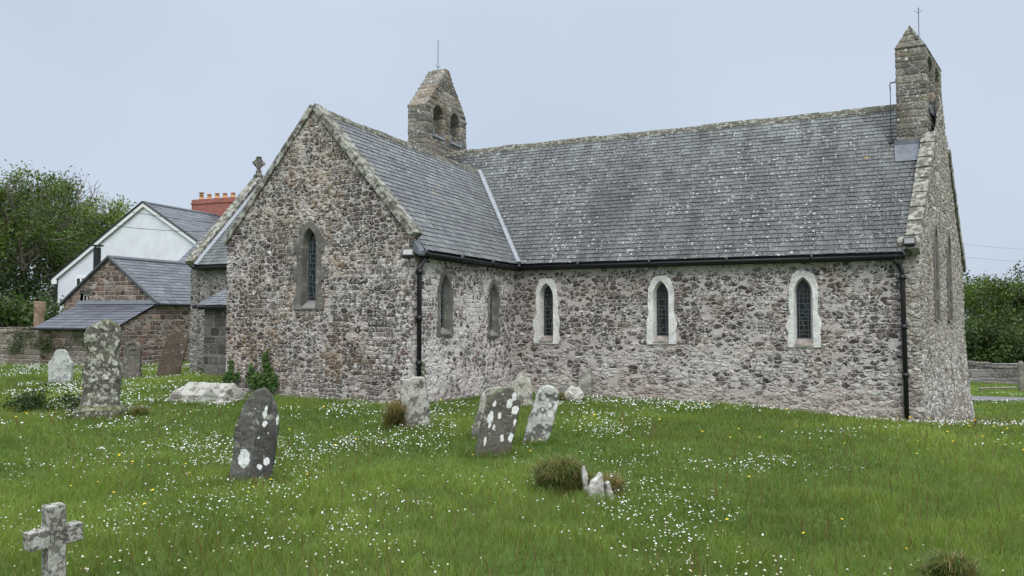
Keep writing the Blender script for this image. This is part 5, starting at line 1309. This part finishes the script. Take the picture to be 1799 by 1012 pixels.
dx,dy = scatter(ND, .63, .75, 13.0); order = np.argsort(dy); dx,dy = dx[order],dy[order]
dz = gz(dx,dy)+.055+.035*rng.random(ND)
md = flower_mesh('daisy', .0076, M['petal'], M['yellow'])
first = bpy.data.objects.new('daisy', md); COL.objects.link(first)
tag(first,'small white daisy with a yellow eye in the near lawn','daisy','daisies dotted over the near grass')
for i in range(300):
    o = first if i == 0 else first.copy()
    if i: COL.objects.link(o)
    o.location = (dx[i],dy[i],dz[i]); o.rotation_euler = (rng.normal()*.35,rng.normal()*.35,rng.random()*6.28); s_ = rng.uniform(.7,1.15); o.scale = (s_,s_,1)
nr = ND-300; x,y,z = dx[300:],dy[300:],dz[300:]; r_ = .0078*rng.uniform(.7,1.15,nr)*np.clip(y/8,.9,1.7)
ang = np.arange(8)*2*math.pi/8; tx = rng.normal(size=(nr,1))*.35; ty = rng.normal(size=(nr,1))*.35
cx_ = np.cos(ang)[None]*r_[:,None]; sy_ = np.sin(ang)[None]*r_[:,None]
V = np.stack([x[:,None]+cx_, y[:,None]+sy_, z[:,None]+cx_*tx+sy_*ty],-1)
b = np.arange(nr)[:,None]*8; F4 = np.concatenate([b+np.array([[0,1,2,3]]),b+np.array([[0,3,4,7]]),b+np.array([[4,5,6,7]])])
o = mesh_np('daisies', V.reshape(-1,3), F4=F4, mat=M['petal']); tag(o,'white daisies scattered over the lawn towards the church','daisies',kind='stuff')
bx,by = scatter(150, .60, .5, 31.0, 4.6, 17, -2.2)
mb = flower_mesh('buttercup', .0115, M['yellow'], M['yellow'], .004)
first = bpy.data.objects.new('buttercup', mb); COL.objects.link(first)
tag(first,'small yellow buttercup standing among the daisies','buttercup','buttercups among the daisies')
for i in range(150):
    o = first if i == 0 else first.copy()
    if i: COL.objects.link(o)
    o.location = (bx[i],by[i],gz1(bx[i],by[i])+.08+.05*rng.random()); o.rotation_euler = (rng.normal()*.3,rng.normal()*.3,0)
    s_ = rng.uniform(.8,1.2)*min(1.4,max(1,by[i]/9)); o.scale = (s_,s_,1.6)

# overhead wires
def wire(p0,p1,sag,label,r=.012):
    p0,p1 = Vector(p0),Vector(p1); bm = bmesh.new()
    tube(bm,[p0.lerp(p1,t)-Vector((0,0,sag*4*t*(1-t))) for t in np.linspace(0,1,25)],r,5)
    o = obj('overhead_wire', bm, M['iron']); tag(o,label,'wire','overhead wires'); return o
wire((-27.4,33.0,8.55),(-13.6,33.6,5.85),.30,'upper of two thin black wires crossing the white gable to the left trees')
wire((-27.6,33.2,8.35),(-13.7,33.5,5.45),.75,'lower of two thin black wires crossing the white gable to the left trees')
wire((20,45,7.2),(48,60,6.9),.5,'upper faint wire in the sky right of the church',.006)
wire((20,45,6.3),(48,60,6.0),.5,'lower faint wire in the sky right of the church',.006)

# ------------------------------------------------------------------ light, sky, camera
EL, AZ = 52, 168      # sun elevation, compass bearing measured from +Y clockwise
w = bpy.data.worlds.new('World'); scene.world = w; w.use_nodes = True; nt = w.node_tree; nt.nodes.clear()
out = nt.nodes.new('ShaderNodeOutputWorld'); bg = nt.nodes.new('ShaderNodeBackground')
sky = nt.nodes.new('ShaderNodeTexSky'); sky.sky_type = 'NISHITA'; sky.sun_disc = False; sky.sun_elevation = R(EL); sky.sun_rotation = R(AZ)
sky.air_density = 1.0; sky.dust_density = 3.0; sky.ozone_density = 1.0
tc = nt.nodes.new('ShaderNodeTexCoord'); nz = nt.nodes.new('ShaderNodeTexNoise'); nz.inputs['Scale'].default_value = 2.2; nz.inputs['Detail'].default_value = 4.0
nt.links.new(tc.outputs['Generated'], nz.inputs['Vector'])
cl = nt.nodes.new('ShaderNodeValToRGB'); cl.color_ramp.elements[0].position = .25; cl.color_ramp.elements[1].position = .75
cl.color_ramp.elements[0].color = (5.65,6.68,7.95,1); cl.color_ramp.elements[1].color = (6.75,7.68,8.9,1)
nt.links.new(nz.outputs[0], cl.inputs[0])
mx = nt.nodes.new('ShaderNodeMix'); mx.data_type = 'RGBA'; mx.inputs[0].default_value = .90
nt.links.new(sky.outputs[0], mx.inputs[6]); nt.links.new(cl.outputs[0], mx.inputs[7])
sx_ = nt.nodes.new('ShaderNodeSeparateXYZ'); nt.links.new(tc.outputs['Generated'], sx_.inputs[0])
mr = nt.nodes.new('ShaderNodeMapRange'); mr.interpolation_type = 'SMOOTHSTEP'
for k_,v_ in ((1,.37),(2,.80),(3,0.0),(4,1.0)): mr.inputs[k_].default_value = v_
nt.links.new(sx_.outputs[2], mr.inputs[0])
dm = nt.nodes.new('ShaderNodeMix'); dm.data_type = 'RGBA'; nt.links.new(mr.outputs[0], dm.inputs[0])
dm.inputs[6].default_value = (.90,.895,.90,1); dm.inputs[7].default_value = (3.65,3.40,3.15,1)      # hazy horizon -> bright white cloud overhead
vm = nt.nodes.new('ShaderNodeVectorMath'); vm.operation = 'MULTIPLY'; nt.links.new(mx.outputs[2], vm.inputs[0]); nt.links.new(dm.outputs[2], vm.inputs[1])
nt.links.new(vm.outputs[0], bg.inputs[0]); bg.inputs[1].default_value = .10
nt.links.new(bg.outputs[0], out.inputs[0])
sd = bpy.data.lights.new('sun','SUN'); sd.energy = 1.5; sd.angle = R(40); sd.color = (1,.96,.90)
so = bpy.data.objects.new('sun', sd); COL.objects.link(so)
dirv = Vector((math.sin(R(AZ))*math.cos(R(EL)), math.cos(R(AZ))*math.cos(R(EL)), math.sin(R(EL))))
so.rotation_euler = dirv.to_track_quat('Z','Y').to_euler()
cd = bpy.data.cameras.new('camera'); cd.sensor_width = 36; cd.lens = 36*1300/1799; cd.clip_end = 3000; cd.clip_start = .05
co = bpy.data.objects.new('camera', cd); COL.objects.link(co); co.location = (0,0,1.6); co.rotation_euler = (R(92.2),0,0)
scene.camera = co
scene.view_settings.view_transform = 'Standard'; scene.view_settings.look = 'None'; scene.view_settings.exposure = 0.15; scene.view_settings.gamma = 1.0
